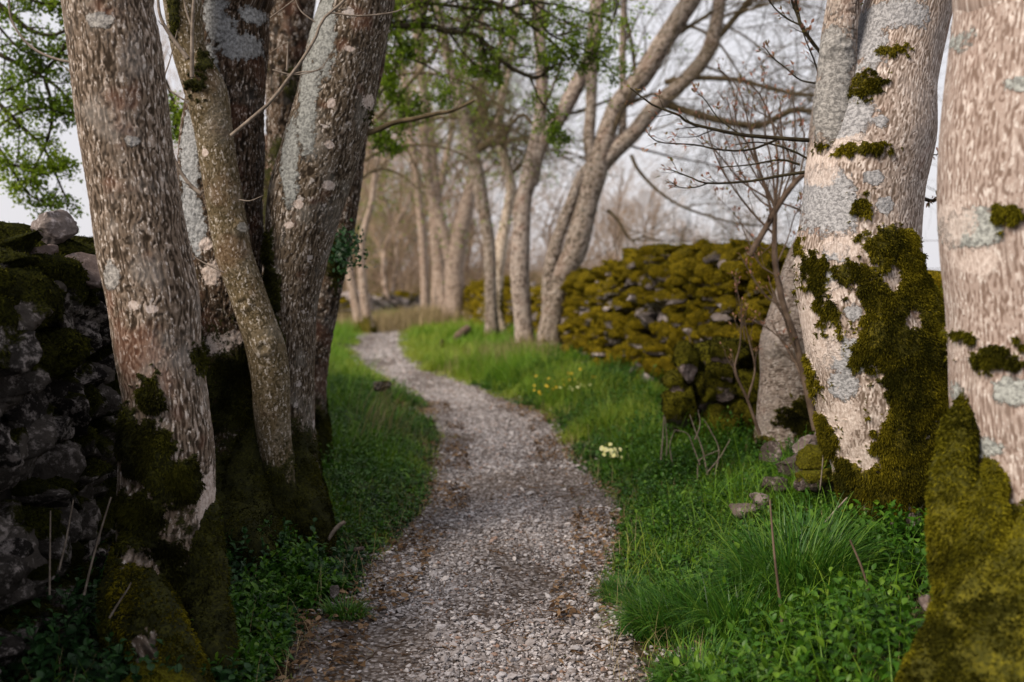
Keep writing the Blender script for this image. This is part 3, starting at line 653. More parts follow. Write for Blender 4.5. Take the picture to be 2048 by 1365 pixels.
def twigset(parent, specs, Yd, mat, seed, k=3, buds=0, sub=(.12, .4), name='twigs', leafy=0, up=.3, ang=(18, 50), budsz=(.012, .03), s=5, wob=.12):
    """specs: [(pixel points, (w0,w1), Y or list)]"""
    r = np.random.default_rng(seed); o = None
    for sp in specs:
        A = Acc(); Yv = sp[2] if len(sp) > 2 else Yd
        a, b = poly(sp[0], Yv, sp[1], 14); A.add(*tubes(a, b, 6)); ends = [a[:, -1]]; ed = [a[:, -1] - a[:, -2]]
        if k:
            a2, b2 = spawn(a, b, k, .15, .97, sub, ang, 8, .55, up, wob, .0011, r); A.add(*tubes(a2, b2, 4)); ends.append(a2[:, -1]); ed.append(a2[:, -1] - a2[:, -2])
            a3, b3 = spawn(a2, b2, 2, .2, .95, (.25, .6), (20, 50), 6, .6, up, wob, .0009, r); A.add(*tubes(a3, b3, 3)); ends.append(a3[:, -1]); ed.append(a3[:, -1] - a3[:, -2])
        o = A.make('branch', M[mat], parent)
        if buds:
            e = np.repeat(np.concatenate(ends), buds, 0); d = np.repeat(nrm(np.concatenate(ed)), buds, 0); n_ = len(e)
            d = nrm(d + rndvec(n_, r) * .55); L = r.uniform(*budsz, n_); V, F = leaves(e, d, L, L * .42, 'lance', .5, .1, r=r)
            B = Acc(); B.add(V, F, tint=np.repeat(r.random(n_), 18)); q = B.make('bud_cluster', M['bud'], o); q.location = (0, 0, 0)
            if o.location.length > 0 or True:
                off = np.array(parent.location, np.float32); co = np.empty(len(q.data.vertices) * 3, np.float32); q.data.vertices.foreach_get('co', co); q.data.vertices.foreach_set('co', (co.reshape(-1, 3) - off).ravel())
            tag(q, kind='stuff')
    return o

R_ = np.random.default_rng
# ---- A: big furrowed trunk, front left
ptA = [(216, -60, 172), (216, 0, 172), (232, 100, 176), (243, 200, 177), (255, 300, 174), (270, 400, 173), (286, 500, 178), (306, 600, 176), (315, 700, 168), (330, 800, 166), (333, 900, 186), (332, 1000, 192), (330, 1100, 190), (326, 1200, 186), (322, 1300, 190), (318, 1370, 200)]
YA = 4.2
tA = empty('sycamore_tree', base_of(ptA, YA), 'thick furrowed brown trunk in the left foreground, dark moss over its foot', 'tree')
_, c, R = trunk(ptA, YA, 'bark_furrowed', tA, .0055, 1, (.019, 8, .0036), .05, moss=(.02, .60), flare=(4, .25, .22), ext=[(-.06, 0, .8, .92), (-.2, .1, 2.2, .75), (-.1, .2, 4.0, .45), (0, .3, 5.5, .15)],
      mosspatch=[(305, 785, 28, 34), (392, 720, 20, 50), (300, 900, 65, 60), (340, 960, 60, 60), (250, 870, 40, 60), (280, 1040, 60, 70), (330, 1140, 50, 70)], bare=[(412, 900, 26, 110), (405, 1040, 24, 80), (275, 1150, 34, 60), (392, 860, 30, 30)],
      lich=[(225, 555, 22, 30), (205, 45, 26, 16), (268, 283, 14, 12)], pale=[(275, 610, 14, 12), (308, 618, 12, 8), (405, 1010, 16, 90), (276, 1160, 24, 45), (265, 1130, 10, 30)], fz=(46000, .006, .018, .0035), fzmat='moss_blade_dark')
crown(tA, c, R, R_(1), 9, 'twig_grey', .62, up=.3)
# moss covered root running down to the camera
def root_tube(pts, Ys, mat, parent, seed, mossv=1.0, fzn=9000, fzmat='moss_blade', res=.007, bare=(), thick=.02):
    if pts[0][2] > 10: pts = [(2 * pts[0][0] - pts[1][0] + 0.0, pts[0][1] - 55, 4)] + list(pts); Ys = [Ys[0] + .10] + list(Ys)
    p = np.array(pts, float); c = P(p[:, 0], p[:, 1], np.array(Ys)); xyz = np.concatenate([c, (p[:, 2] / 2 / FPX * np.array(Ys))[:, None]], 1)
    return trunk(pts, np.mean(Ys), mat, parent, res, seed, (.03, 4, .008), .26, moss=(9, 10) if mossv else None, bare=bare, name='root', xyz=xyz, mossthick=thick, fz=(fzn, .006, .018, .004), fzmat=fzmat)
root_tube([(262, 1150, 60), (285, 1215, 90), (310, 1280, 105), (345, 1350, 100), (370, 1420, 90)], [4.02, 3.95, 3.85, 3.78, 3.72], 'bark_furrowed', tA, 61, bare=[(285, 1310, 25, 30)], fzmat='moss_blade')
root_tube([(300, 1050, 60), (285, 1120, 90), (265, 1190, 100), (262, 1260, 90), (270, 1330, 70)], [4.12, 4.06, 4.0, 3.95, 3.9], 'bark_furrowed', tA, 62, fzn=6000, fzmat='moss_blade_dark', bare=[(272, 1155, 36, 62)])
root_tube([(395, 1020, 50), (402, 1120, 70), (410, 1220, 90), (425, 1330, 100)], [4.2, 4.15, 4.1, 4.0], 'bark_furrowed', tA, 63, fzn=5000, fzmat='moss_blade_dark')

# ---- B C D: one coppiced clump
YB, YC_, YD_ = 6.1, 5.75, 6.0
ptB = [(476, -60, 140), (470, 0, 138), (466, 100, 140), (452, 200, 150), (444, 300, 168), (440, 400, 168), (448, 500, 160), (456, 600, 150), (468, 700, 160), (478, 800, 180), (488, 900, 205), (495, 1000, 235), (498, 1080, 260)]
tB = empty('sycamore_tree', base_of(ptB, YB), 'clump of three stems, dark, olive and white spotted, sharing one mossy foot on the left', 'tree')
_, c, R = trunk(ptB, YB, 'bark_dark', tB, .008, 2, (.028, 7, .009), .08, moss=(.55, 1.55), flare=(5, .35, .18), ext=[(-.05, .2, 1.2, .85), (-.3, .4, 3.0, .55), (-.5, .5, 4.8, .2)],
      bare=[(432, 380, 30, 90)], lich=[(378, 330, 24, 150), (445, 60, 34, 40), (480, 95, 50, 26), (420, 140, 22, 60), (395, 450, 22, 60), (430, 20, 30, 40), (505, 30, 26, 18), (440, 190, 18, 20)], pale=[(440, 690, 32, 26), (428, 545, 24, 26), (470, 675, 26, 18), (415, 490, 16, 14), (385, 200, 10, 40)], fz=(52000, .008, .022, .005), fzmat='moss_blade_dark')
crown(tB, c, R, R_(2), 6, 'twig_grey', .66, up=.3)
ptC = [(360, -60, 74), (365, 0, 74), (378, 100, 66), (412, 185, 80), (425, 250, 73), (433, 300, 70), (449, 400, 71), (466, 500, 73), (484, 555, 72), (499, 600, 73), (516, 650, 75), (532, 700, 79), (541, 760, 76), (543, 820, 72), (549, 880, 66), (556, 940, 62), (560, 1000, 60)]
_, c, R = trunk(ptC, YC_, 'bark_olive', tB, .006, 3, (110, 50, .0018), .07, moss=(.35, .75), ext=[(-.15, 0, .9, .8), (-.4, 0, 2.2, .5), (-.5, .1, 3.4, .2)],
      mosspatch=[(405, 130, 12, 40), (350, 30, 12, 60), (392, 170, 14, 30)], lich=[(482, 455, 9, 10)], pale=[(411, 306, 7, 8)], knots=[(486, 455, 16, .012), (488, 606, 16, .010), (528, 695, 18, .010), (455, 235, 14, .006), (385, 150, 18, .010)], fz=(5000, .006, .016, .004), fzmat='moss_blade_dark')
crown(tB, c, R, R_(3), 4, 'twig_grey', .72, up=.3, scale=.6)
ptD = [(725, -60, 142), (716, 0, 142), (690, 100, 148), (670, 200, 150), (642, 300, 154), (612, 400, 150), (594, 500, 128), (580, 600, 112), (578, 700, 104), (574, 800, 108), (570, 900, 124), (566, 1000, 160), (562, 1080, 190)]
_, c, R = trunk(ptD, YD_, 'bark_spotted', tB, .007, 4, (.018, 8, .0032), .05, moss=(.32, .95), flare=(4, .3, .15), ext=[(.25, .1, .8, .9), (.8, .3, 2.4, .7), (1.1, .4, 4.2, .35), (1.2, .5, 5.4, .12)],
      mosspatch=[(545, 590, 22, 65), (556, 680, 14, 60), (735, 235, 10, 28), (535, 500, 14, 50)], lich=[(640, 60, 35, 110), (615, 200, 24, 120), (580, 330, 20, 90)], pale=[(700, 100, 10, 8), (665, 210, 9, 10), (735, 200, 14, 18), (660, 290, 10, 10), (600, 410, 10, 10), (655, 370, 12, 12), (580, 450, 10, 8), (655, 640, 10, 60)], fz=(14000, .006, .018, .004), fzmat='moss_blade_dark')
crown(tB, c, R, R_(4), 7, 'twig_grey', .66, up=.3)
for k, (pts, ys) in enumerate([([(520, 880, 60), (500, 960, 80), (490, 1040, 100), (505, 1110, 110)], [5.85, 5.75, 5.6, 5.5]), ([(575, 850, 40), (590, 930, 56), (606, 1000, 70), (625, 1060, 70)], [5.95, 5.9, 5.85, 5.8]), ([(440, 950, 70), (440, 1010, 90), (480, 1070, 100), (520, 1120, 80)], [5.9, 5.7, 5.5, 5.3])]):
    root_tube(pts, ys, 'bark_dark', tB, 70 + k, fzn=9000, fzmat='moss_blade_dark')
twigset(tB, [([(462, 272), (500, 240), (540, 205), (575, 160), (606, 118), (634, 70), (645, 40), (690, 0), (720, -40)], (8, 5)),
             ([(574, 152), (600, 145), (640, 138), (668, 98)], (4, 1.5)), ([(574, 142), (575, 110), (576, 84)], (4, 2)), ([(576, 84), (560, 92), (540, 106)], (2.5, 1)),
             ([(402, 388), (382, 372), (362, 345), (345, 310), (335, 280)], (9, 5)), ([(384, 155), (384, 100), (385, 40), (390, -30)], (9, 6)), ([(376, 118), (340, 70), (320, 30), (314, -30)], (9, 5)),
             ([(378, 205), (352, 190), (328, 165), (340, 120), (355, 60)], (4, 2)), ([(382, 50), (372, 20), (365, -20)], (5, 3)), ([(540, 36), (570, 14), (600, -10)], (3, 2)), ([(545, 140), (590, 150), (640, 140), (650, 130)], (3, 1)),
             ([(478, 400), (500, 402), (525, 392)], (3, 1)), ([(448, 545), (415, 530), (385, 510), (383, 490)], (3.5, 1.5)), ([(630, 45), (600, 20), (585, -20)], (3, 2)), ([(662, 26), (720, 32), (790, 24), (825, 5)], (4, 2))], 5.55, 'twig_grey', 5, k=2, sub=(.08, .22), up=.2)
tA2 = [([(142, 125), (110, 118), (70, 100), (40, 70), (20, 30), (18, -30)], (6, 4), 4.15), ([(147, 150), (130, 135), (115, 125)], (3, 1), 4.15)]
twigset(tA, tA2, 4.15, 'twig_grey', 6, k=2, sub=(.08, .2))

# ---- E: dark slim stem behind the leaning one
ptE = [(757, -60, 52), (745, 100, 54), (722, 200, 58), (706, 260, 60), (688, 400, 60), (668, 500, 64), (645, 600, 68), (624, 700, 72), (612, 790, 82), (606, 850, 100)]
tE = empty('ash_tree', base_of(ptE, 7.9), 'slim dark trunk with an ivy sprig, leaning right just behind the white spotted stem', 'tree')
_, c, R = trunk(ptE, 7.9, 'bark_dark', tE, .012, 6, (.03, 6, .007), .08, moss=(.3, .8), flare=(4, .3, .2), ext=[(.2, .2, 1.4, .8), (.4, .4, 3.2, .4)], mosspatch=[(670, 520, 20, 60)], fz=(9000, .01, .02, .005), fzmat='moss_blade_dark')
crown(tE, c, R, R_(6), 6, 'twig_olive', .6, up=.2)
twigset(tE, [([(730, 268), (760, 258), (790, 245), (830, 238), (870, 228), (905, 222), (950, 200)], (13, 6))], 7.9, 'twig_olive', 7, k=3, sub=(.1, .35))
r = R_(8); n_ = 420; p = P(r.normal(688, 18, n_), r.normal(500, 22, n_), r.normal(7.65, .12, n_)); A = Acc()
V, F = small_leaves(p, rndvec(n_, r), r.uniform(.02, .04, n_), r.uniform(.02, .035, n_), r); A.add(V, F, tint=np.repeat(r.random(n_) * .6, 4)); A.make('ivy_leaves', M['herb_dark'], tE)

# ---- F: ivy dark trunk of the hawthorn whose leafy boughs hang over the path
ptF = [(585, -60, 100), (580, 60, 92), (572, 160, 76), (566, 260, 64), (560, 360, 66), (556, 500, 70), (556, 650, 76), (560, 840, 90)]
tF = empty('hawthorn_tree', base_of(ptF, 8.6), 'dark trunked hawthorn behind the clump of stems, green boughs reaching over the path', 'tree')
_, c, R = trunk(ptF, 8.6, 'bark_dark', tF, .014, 7, (30, 9, .01), .15, moss=(1, 4), ext=[(.1, 0, 1.0, .8), (.3, 0, 2.2, .4)])
def bough(specs, Y, seed, parent, mat='twig_dark', lf=5, k=(6, 5), lsz=(.022, .042), sub=(.25, .5), up=-.1, leafmat='crown_leaf', wob=.14):
    r = R_(seed)
    for sp in specs:
        a, b = poly(sp[0], sp[2] if len(sp) > 2 else Y, sp[1], 18); A = Acc(); A.add(*tubes(a, b, 7))
        a2, b2 = spawn(a, b, k[0], .1, 1, sub, (30, 75), 8, .5, up, wob, .002, r); A.add(*tubes(a2, b2, 4))
        a3, b3 = spawn(a2, b2, k[1], .1, 1, (.3, .6), (30, 70), 5, .6, up, .2, .0013, r); A.add(*tubes(a3, b3, 3))
        A.make('bough', M[mat], parent)
        if not lf: continue
        Q, _ = spawn(a3, b3, lf, .05, 1, (.1, .2), (20, 90), 2, .5, 0, 0, r=r, absl=(.015, .07)); p = Q[:, 1]; n_ = len(p)
        V, F = small_leaves(p, rndvec(n_, r), r.uniform(*lsz, n_), r.uniform(*lsz, n_) * .8, r); B = Acc(); B.add(V, F, tint=np.repeat(np.clip(fbm(p * 3, 12) * 1.3 - .15 + r.normal(size=n_) * .15, 0, 1), 4))
        B.make('foliage', M[leafmat], parent)
bough([([(640, -40), (720, 20), (776, 51), (854, 51), (897, 64), (951, 70), (983, 101), (1022, 137), (1073, 158)], (16, 8)),
       ([(700, -60), (800, -20), (900, -10), (1000, 10), (1060, 50), (1110, 90), (1140, 120)], (14, 5)),
       ([(776, 51), (800, 90), (790, 140), (760, 190), (745, 230)], (7, 3)), ([(750, 20), (830, 5), (980, 20), (1080, 5), (1190, 30), (1240, 45)], (9, 3)),
       ([(735, 100), (760, 60), (790, 20), (820, -30)], (7, 4)), ([(1000, 10), (1030, -20), (1100, 30), (1180, 60)], (6, 3)), ([(740, 160), (770, 150), (790, 185), (800, 205)], (4, 2)),
       ([(1073, 158), (1100, 140), (1130, 120), (1190, 100)], (6, 3)), ([(897, 64), (930, 110), (960, 135), (1000, 150)], (5, 2)), ([(745, 250), (765, 280), (790, 300)], (4, 2)), ([(1050, -30), (1090, 60), (1150, 90), (1200, 120), (1230, 150)], (6, 3)), ([(820, -30), (850, 30), (830, 90), (800, 130)], (5, 2)), ([(900, -30), (930, 30), (1000, 60), (1050, 100)], (6, 3)), ([(740, 120), (790, 110), (850, 130), (890, 160), (900, 200)], (6, 2)), ([(745, 300), (800, 240), (850, 200)], (5, 2)), ([(1060, 155), (1080, 200), (1110, 240), (1120, 290)], (5, 2)), ([(1240, -30), (1230, 30), (1200, 90), (1180, 140)], (5, 2))], 11.0, 11, tF, lf=6, k=(20, 8), sub=(.14, .50), lsz=(.020, .040), up=.12)

bough([([(735, 255), (790, 200), (850, 130), (900, 60), (940, -20)], (9, 4)), ([(715, 330), (770, 300), (840, 290), (900, 300), (960, 330)], (7, 3)), ([(742, 180), (800, 150), (880, 150), (960, 180), (1020, 230)], (8, 3)), ([(700, 380), (750, 340), (800, 350), (850, 390)], (6, 2)),
       ([(748, 80), (820, 60), (900, 100), (970, 120), (1060, 110)], (8, 3)), ([(730, 220), (780, 250), (820, 310), (850, 380)], (6, 2)), ([(760, -20), (860, 20), (980, 60), (1080, 40), (1180, 60)], (9, 3))], 14.0, 14, tE, mat='twig_olive', lf=0, k=(12, 8), sub=(.2, .6), up=.15)
# ---- green hawthorn beyond the left wall, top left
ptH = [(40, 460, 60), (60, 300, 55), (90, 150, 45), (100, 0, 40), (110, -120, 34)]
tH = empty('hawthorn_tree', (-4.4, 9.0, -.1), 'leafy green hawthorn behind the left wall with drooping boughs against the sky', 'tree')
_, c, R = trunk(None, 9.0, 'bark_dark', tH, .02, 12, (24, 8, .01), .12, xyz=[(-4.6, 9.3, -.3, .16), (-4.5, 9.2, 1.2, .13), (-4.3, 9.1, 2.6, .11), (-4.0, 9.0, 4.0, .07), (-3.7, 9.0, 5.2, .03)])
crown(tH, c, R, R_(12), 8, 'twig_dark', .5, leafy=4, up=.1, scale=.7, lsz=(.03, .05))
bough([([(-60, -40), (10, 20), (60, 60), (110, 70), (160, 40)], (14, 5)), ([(-80, 60), (0, 110), (60, 140), (120, 180), (150, 230)], (12, 4)), ([(-80, 130), (-10, 200), (40, 250), (90, 300), (120, 370), (140, 410)], (11, 3)),
       ([(90, 160), (105, 220), (95, 280), (70, 335), (60, 370)], (8, 3)), ([(160, 230), (130, 225), (90, 215), (40, 225), (-10, 260)], (11, 4)), ([(-60, 260), (0, 300), (30, 350), (60, 390), (100, 410)], (8, 2)),
       ([(150, 60), (110, 120), (60, 160), (10, 180)], (8, 3)), ([(-40, -20), (30, -10), (100, 10), (150, -10)], (9, 4)), ([(330, 160), (345, 200), (352, 250), (362, 270)], (8, 4)), ([(0, 340), (30, 330), (80, 350), (130, 330)], (6, 2)), ([(-30, 20), (30, 90), (70, 110), (140, 110)], (6, 3))], 8.4, 13, tH, lf=7, k=(16, 8), sub=(.14, .34), lsz=(.018, .036))

# ---- R2: big mossy lichened trunk, right
ptR2 = [(1830, -60, 165), (1820, 0, 168), (1795, 100, 178), (1772, 170, 205), (1755, 250, 232), (1742, 300, 234), (1730, 350, 232), (1724, 400, 230), (1719, 450, 233), (1715, 500, 242), (1717, 550, 246), (1726, 600, 254), (1741, 650, 266), (1751, 700, 270), (1758, 750, 264), (1762, 800, 256), (1766, 870, 232), (1772, 940, 200), (1777, 1000, 170), (1785, 1060, 160), (1788, 1120, 180)]
YR2 = 5.2
tR2 = empty('sycamore_tree', base_of(ptR2, YR2), 'big forked pale trunk wrapped in green moss and grey lichen, second from the right', 'tree')
_, c, R = trunk(ptR2, YR2, 'bark_pale', tR2, .0062, 21, (.0135, 9, .0020), .05, moss=(-.05, .25), ext=[(.15, 0, .8, .9), (.5, .2, 2.4, .7), (.8, .3, 4.2, .4), (.9, .3, 5.4, .15)],
      mosspatch=[(1722, 170, 36, 26), (1775, 105, 30, 12), (1715, 302, 45, 13), (1660, 288, 9, 8), (1718, 420, 20, 28), (1775, 485, 70, 34), (1800, 560, 60, 80), (1740, 560, 46, 46), (1690, 545, 30, 22), (1640, 560, 24, 60), (1605, 490, 18, 30), (1665, 640, 18, 40), (1740, 620, 50, 50), (1800, 680, 100, 90), (1740, 700, 40, 60), (1850, 760, 70, 150), (1790, 800, 70, 80), (1800, 930, 100, 130), (1650, 780, 24, 80), (1670, 900, 30, 90), (1700, 1000, 50, 80), (1760, 850, 30, 60), (1835, 600, 40, 120), (1900, 700, 60, 200)],
      bare=[(1622, 640, 22, 80), (1665, 720, 24, 70), (1700, 610, 16, 32), (1700, 800, 42, 60), (1712, 880, 30, 55), (1736, 925, 18, 20), (1778, 555, 18, 22), (1748, 820, 14, 50), (1680, 500, 40, 26), (1815, 640, 16, 18), (1640, 690, 20, 60)],
      lich=[(1770, 30, 75, 32), (1735, 70, 38, 70), (1700, 130, 30, 60), (1692, 225, 52, 52), (1680, 250, 40, 50), (1650, 400, 60, 68), (1680, 420, 45, 55), (1700, 715, 42, 42), (1692, 775, 26, 34), (1760, 415, 20, 18), (1737, 358, 20, 14), (1755, 245, 16, 14), (1670, 505, 22, 20), (1660, 560, 22, 26), (1705, 625, 20, 18), (1780, 720, 14, 12)],
      pale=[(1690, 300, 62, 28), (1690, 490, 42, 26), (1650, 330, 30, 40), (1640, 650, 24, 70), (1670, 580, 20, 24), (1690, 850, 36, 60), (1665, 700, 24, 50), (1725, 910, 24, 30), (1630, 520, 20, 24)], fz=(90000, .006, .018, .0035))
crown(tR2, c, R, R_(21), 8, 'twig_grey', .66, up=.3)
# lichen fork stem on its left
ptG = [(1695, -60, 62), (1688, 0, 62), (1680, 60, 68), (1676, 120, 74), (1673, 180, 82), (1672, 250, 88), (1676, 330, 80)]
_, c, R = trunk(ptG, 5.12, 'bark_smooth', tR2, .006, 22, (70, 30, .003), .08, ext=[(-.05, -.1, .7, .8), (-.3, -.2, 2.0, .4)], lich=[(1670, 110, 45, 70), (1660, 200, 40, 90)], knots=[(1650, 95, 16, .014), (1685, 85, 16, .010)], name='limb')
crown(tR2, c, R, R_(22), 4, 'twig_grey', .7, up=.3, scale=.6)
twigset(tR2, [([(1640, 105), (1610, 62), (1590, 20), (1575, -30)], (7, 4)), ([(1630, 95), (1600, 50), (1592, 0), (1590, -30)], (5, 3)), ([(1637, 168), (1600, 160), (1570, 135), (1545, 115), (1532, 98)], (4, 2)), ([(1640, 160), (1628, 120), (1608, 70), (1595, 10)], (4, 2)),
              ([(1711, 138), (1706, 100), (1708, 40), (1712, -30)], (5, 4)), ([(1610, 55), (1570, 35), (1540, 5), (1530, -20)], (4, 2)),
              ([(1618, 281), (1560, 277), (1482, 270), (1424, 258), (1377, 246), (1357, 230), (1310, 213), (1279, 191), (1260, 176)], (9, 2.5)),
              ([(1615, 344), (1560, 352), (1498, 363), (1416, 367), (1381, 355), (1342, 340)], (7, 2)), ([(1560, 277), (1500, 300), (1440, 300), (1390, 290), (1320, 285), (1296, 268)], (5, 2)), ([(1600, 330), (1560, 320), (1500, 330), (1440, 335)], (5, 2)),
              ([(1416, 367), (1390, 375), (1360, 375), (1338, 362)], (3, 1.5)), ([(1482, 270), (1440, 240), (1410, 200), (1390, 180)], (3, 1.5)), ([(1636, 330), (1580, 300), (1520, 285), (1470, 290)], (5, 2)), ([(1838, 300), (1870, 310), (1892, 300)], (3, 1.5)), ([(1838, 395), (1868, 402), (1880, 385)], (9, 4))], 5.6, 'twig_dark', 23, k=7, buds=2, sub=(.08, .30), up=.12, budsz=(.012, .032))

# ---- R1: blurred foremost trunk at the right edge, with mossy roots
ptR1 = [(2092, -60, 372), (2090, 0, 366), (2080, 100, 366), (2066, 200, 362), (2052, 300, 356), (2047, 400, 352), (2052, 500, 352), (2062, 600, 352), (2068, 700, 352), (2070, 800, 352), (2080, 880, 350), (2086, 960, 360), (2090, 1050, 372), (2092, 1150, 390), (2092, 1250, 420), (2090, 1365, 470), (2090, 1480, 520)]
YR1 = 3.45
tR1 = empty('sycamore_tree', base_of(ptR1, YR1), 'nearest trunk at the right edge, pinkish bark, round pale lichen, yellow green mossy roots', 'tree')
ptR1 = [(u_ + 14, v_, w_ - 4) for u_, v_, w_ in ptR1]
_, c, R = trunk(ptR1, YR1, 'bark_near', tR1, .0062, 24, (.014, 8, .0014), .04, moss=(-.2, .1), ext=[(0, 0, .8, .92), (.2, .2, 2.6, .7), (.3, .3, 4.4, .4), (.3, .3, 5.6, .15)],
      mosspatch=[(1965, 682, 13, 13), (2012, 722, 28, 22), (2003, 430, 9, 22), (2026, 428, 9, 22), (1906, 632, 10, 22), (1975, 1010, 40, 45), (2000, 1100, 110, 90), (1900, 900, 22, 80), (1910, 1000, 40, 80), (2045, 1150, 90, 60), (2000, 1250, 150, 90), (2048, 690, 14, 14)], bare=[(1985, 1030, 22, 40), (2030, 990, 30, 40)],
      lich=[(1952, 52, 32, 32), (1967, 456, 42, 40), (2040, 168, 26, 16), (1950, 800, 26, 26), (2032, 785, 30, 28), (1915, 720, 22, 40), (2000, 905, 26, 26), (1890, 330, 14, 40)], pale=[(1980, 522, 40, 26), (1935, 705, 40, 30), (1940, 440, 30, 60), (1900, 640, 20, 80)], fz=(60000, .006, .016, .0035), fzmat='moss_near')
crown(tR1, c, R, R_(24), 8, 'twig_grey', .64, up=.3)
root_tube([(1940, 780, 3), (1930, 830, 14), (1915, 890, 36), (1902, 960, 56), (1912, 1060, 62), (1926, 1160, 66), (1920, 1260, 90), (1888, 1350, 110), (1850, 1450, 120)], [3.42, 3.40, 3.38, 3.34, 3.28, 3.24, 3.18, 3.10, 3.0], 'bark_near', tR1, 80, fzn=30000, fzmat='moss_near')
root_tube([(1990, 900, 4), (1982, 960, 26), (1972, 1040, 60), (1974, 1130, 100), (1980, 1230, 140), (1975, 1340, 170), (1960, 1450, 200)], [3.36, 3.30, 3.22, 3.16, 3.08, 3.0, 2.9], 'bark_near', tR1, 81, fzn=36000, fzmat='moss_near')
root_tube([(2045, 1000, 6), (2045, 1070, 60), (2050, 1150, 120), (2060, 1260, 190), (2060, 1400, 260)], [3.30, 3.22, 3.12, 3.02, 2.92], 'bark_near', tR1, 82, fzn=18000, fzmat='moss_near')

# ---- R3: smooth bulging trunk behind R2 and its sprouting shoots
ptR3 = [(1700, -60, 66), (1680, 80, 66), (1662, 200, 68), (1652, 290, 72), (1644, 380, 66), (1632, 450, 60), (1612, 520, 76), (1598, 580, 88), (1584, 640, 100), (1575, 690, 112), (1575, 750, 108), (1572, 800, 114), (1574, 850, 126), (1576, 920, 140)]
YR3 = 7.7
tR3 = empty('beech_tree', base_of(ptR3, YR3), 'smooth grey bulging trunk with a mossy foot, half hidden behind the big mossy trunk', 'tree')
_, c, R = trunk(ptR3, YR3, 'bark_smooth', tR3, .009, 26, (40, 110, .002), .10, moss=(.15, .45), flare=(4, .3, .2), ext=[(.2, 0, 1.4, .8), (.5, 0, 3.4, .4)], bare=[(1565, 868, 20, 16)], mosspatch=[(1600, 840, 50, 45)], knots=[(1575, 685, 22, .02), (1540, 690, 20, .01)], fz=(16000, .008, .02, .005), fzmat='moss_blade_dark')
crown(tR3, c, R, R_(26), 5, 'twig_olive', .6, up=.3, scale=.6)
YS = 7.2
tS = empty('sapling', (P(1623, 850, YS)[0], YS, .2), 'bare budding sapling with a fan of thin reddish twigs beside the smooth bulging trunk', 'sapling')
twigset(tS, [([(1632, 860), (1610, 760), (1588, 670), (1568, 615), (1551, 533), (1549, 478), (1550, 415)], (16, 10)), ([(1550, 415), (1530, 370), (1510, 320), (1490, 280)], (7, 4)), ([(1498, 512), (1529, 461), (1560, 406), (1592, 363), (1615, 344), (1640, 320)], (13, 10)), ([(1550, 415), (1556, 330), (1545, 250), (1520, 190), (1490, 160)], (6, 2)),
             ([(1555, 410), (1568, 330), (1562, 250), (1560, 200)], (5, 2)), ([(1540, 395), (1500, 330), (1470, 260), (1455, 200)], (4, 2)), ([(1560, 405), (1585, 330), (1590, 250), (1585, 180)], (4, 2)), ([(1545, 420), (1510, 390), (1475, 330), (1440, 250)], (4, 1.5)), ([(1490, 280), (1470, 230), (1478, 170)], (3, 1.5)),
             ([(1510, 320), (1502, 250), (1508, 190)], (3, 1.5)), ([(1549, 478), (1530, 500), (1500, 470), (1470, 430), (1440, 400)], (3, 1.2)), ([(1568, 615), (1560, 560), (1520, 530), (1495, 480), (1478, 440)], (4, 1.5)), ([(1551, 533), (1575, 480), (1590, 430), (1612, 400)], (3.5, 1.5)), ([(1568, 615), (1530, 590), (1500, 545), (1480, 510)], (4, 1.5)),
             ([(1610, 760), (1580, 700), (1540, 660), (1500, 640)], (4, 1.5)), ([(1560, 406), (1600, 420), (1625, 440)], (4, 2)), ([(1520, 190), (1530, 150), (1520, 120)], (2, 1)), ([(1490, 680), (1478, 600), (1470, 560)], (3, 1)), ([(1549, 440), (1525, 360), (1500, 260), (1478, 180), (1440, 140)], (5, 2)), ([(1552, 440), (1545, 340), (1530, 260), (1534, 200)], (5, 2)), ([(1590, 365), (1575, 300), (1540, 240), (1500, 215)], (4, 2)), ([(1600, 350), (1610, 290), (1600, 230)], (4, 2)), ([(1549, 470), (1500, 420), (1450, 350), (1420, 280), (1405, 210)], (5, 2)), ([(1540, 400), (1480, 360), (1430, 300), (1380, 260)], (4, 1.5)), ([(1520, 870), (1495, 800), (1470, 740), (1480, 690), (1484, 600)], (7, 2)), ([(1495, 800), (1510, 740), (1500, 690), (1488, 640)], (5, 2))], YS, 'twig_brown', 27, k=7, buds=2, sub=(.14, .40), up=.35, wob=.10, budsz=(.012, .034))

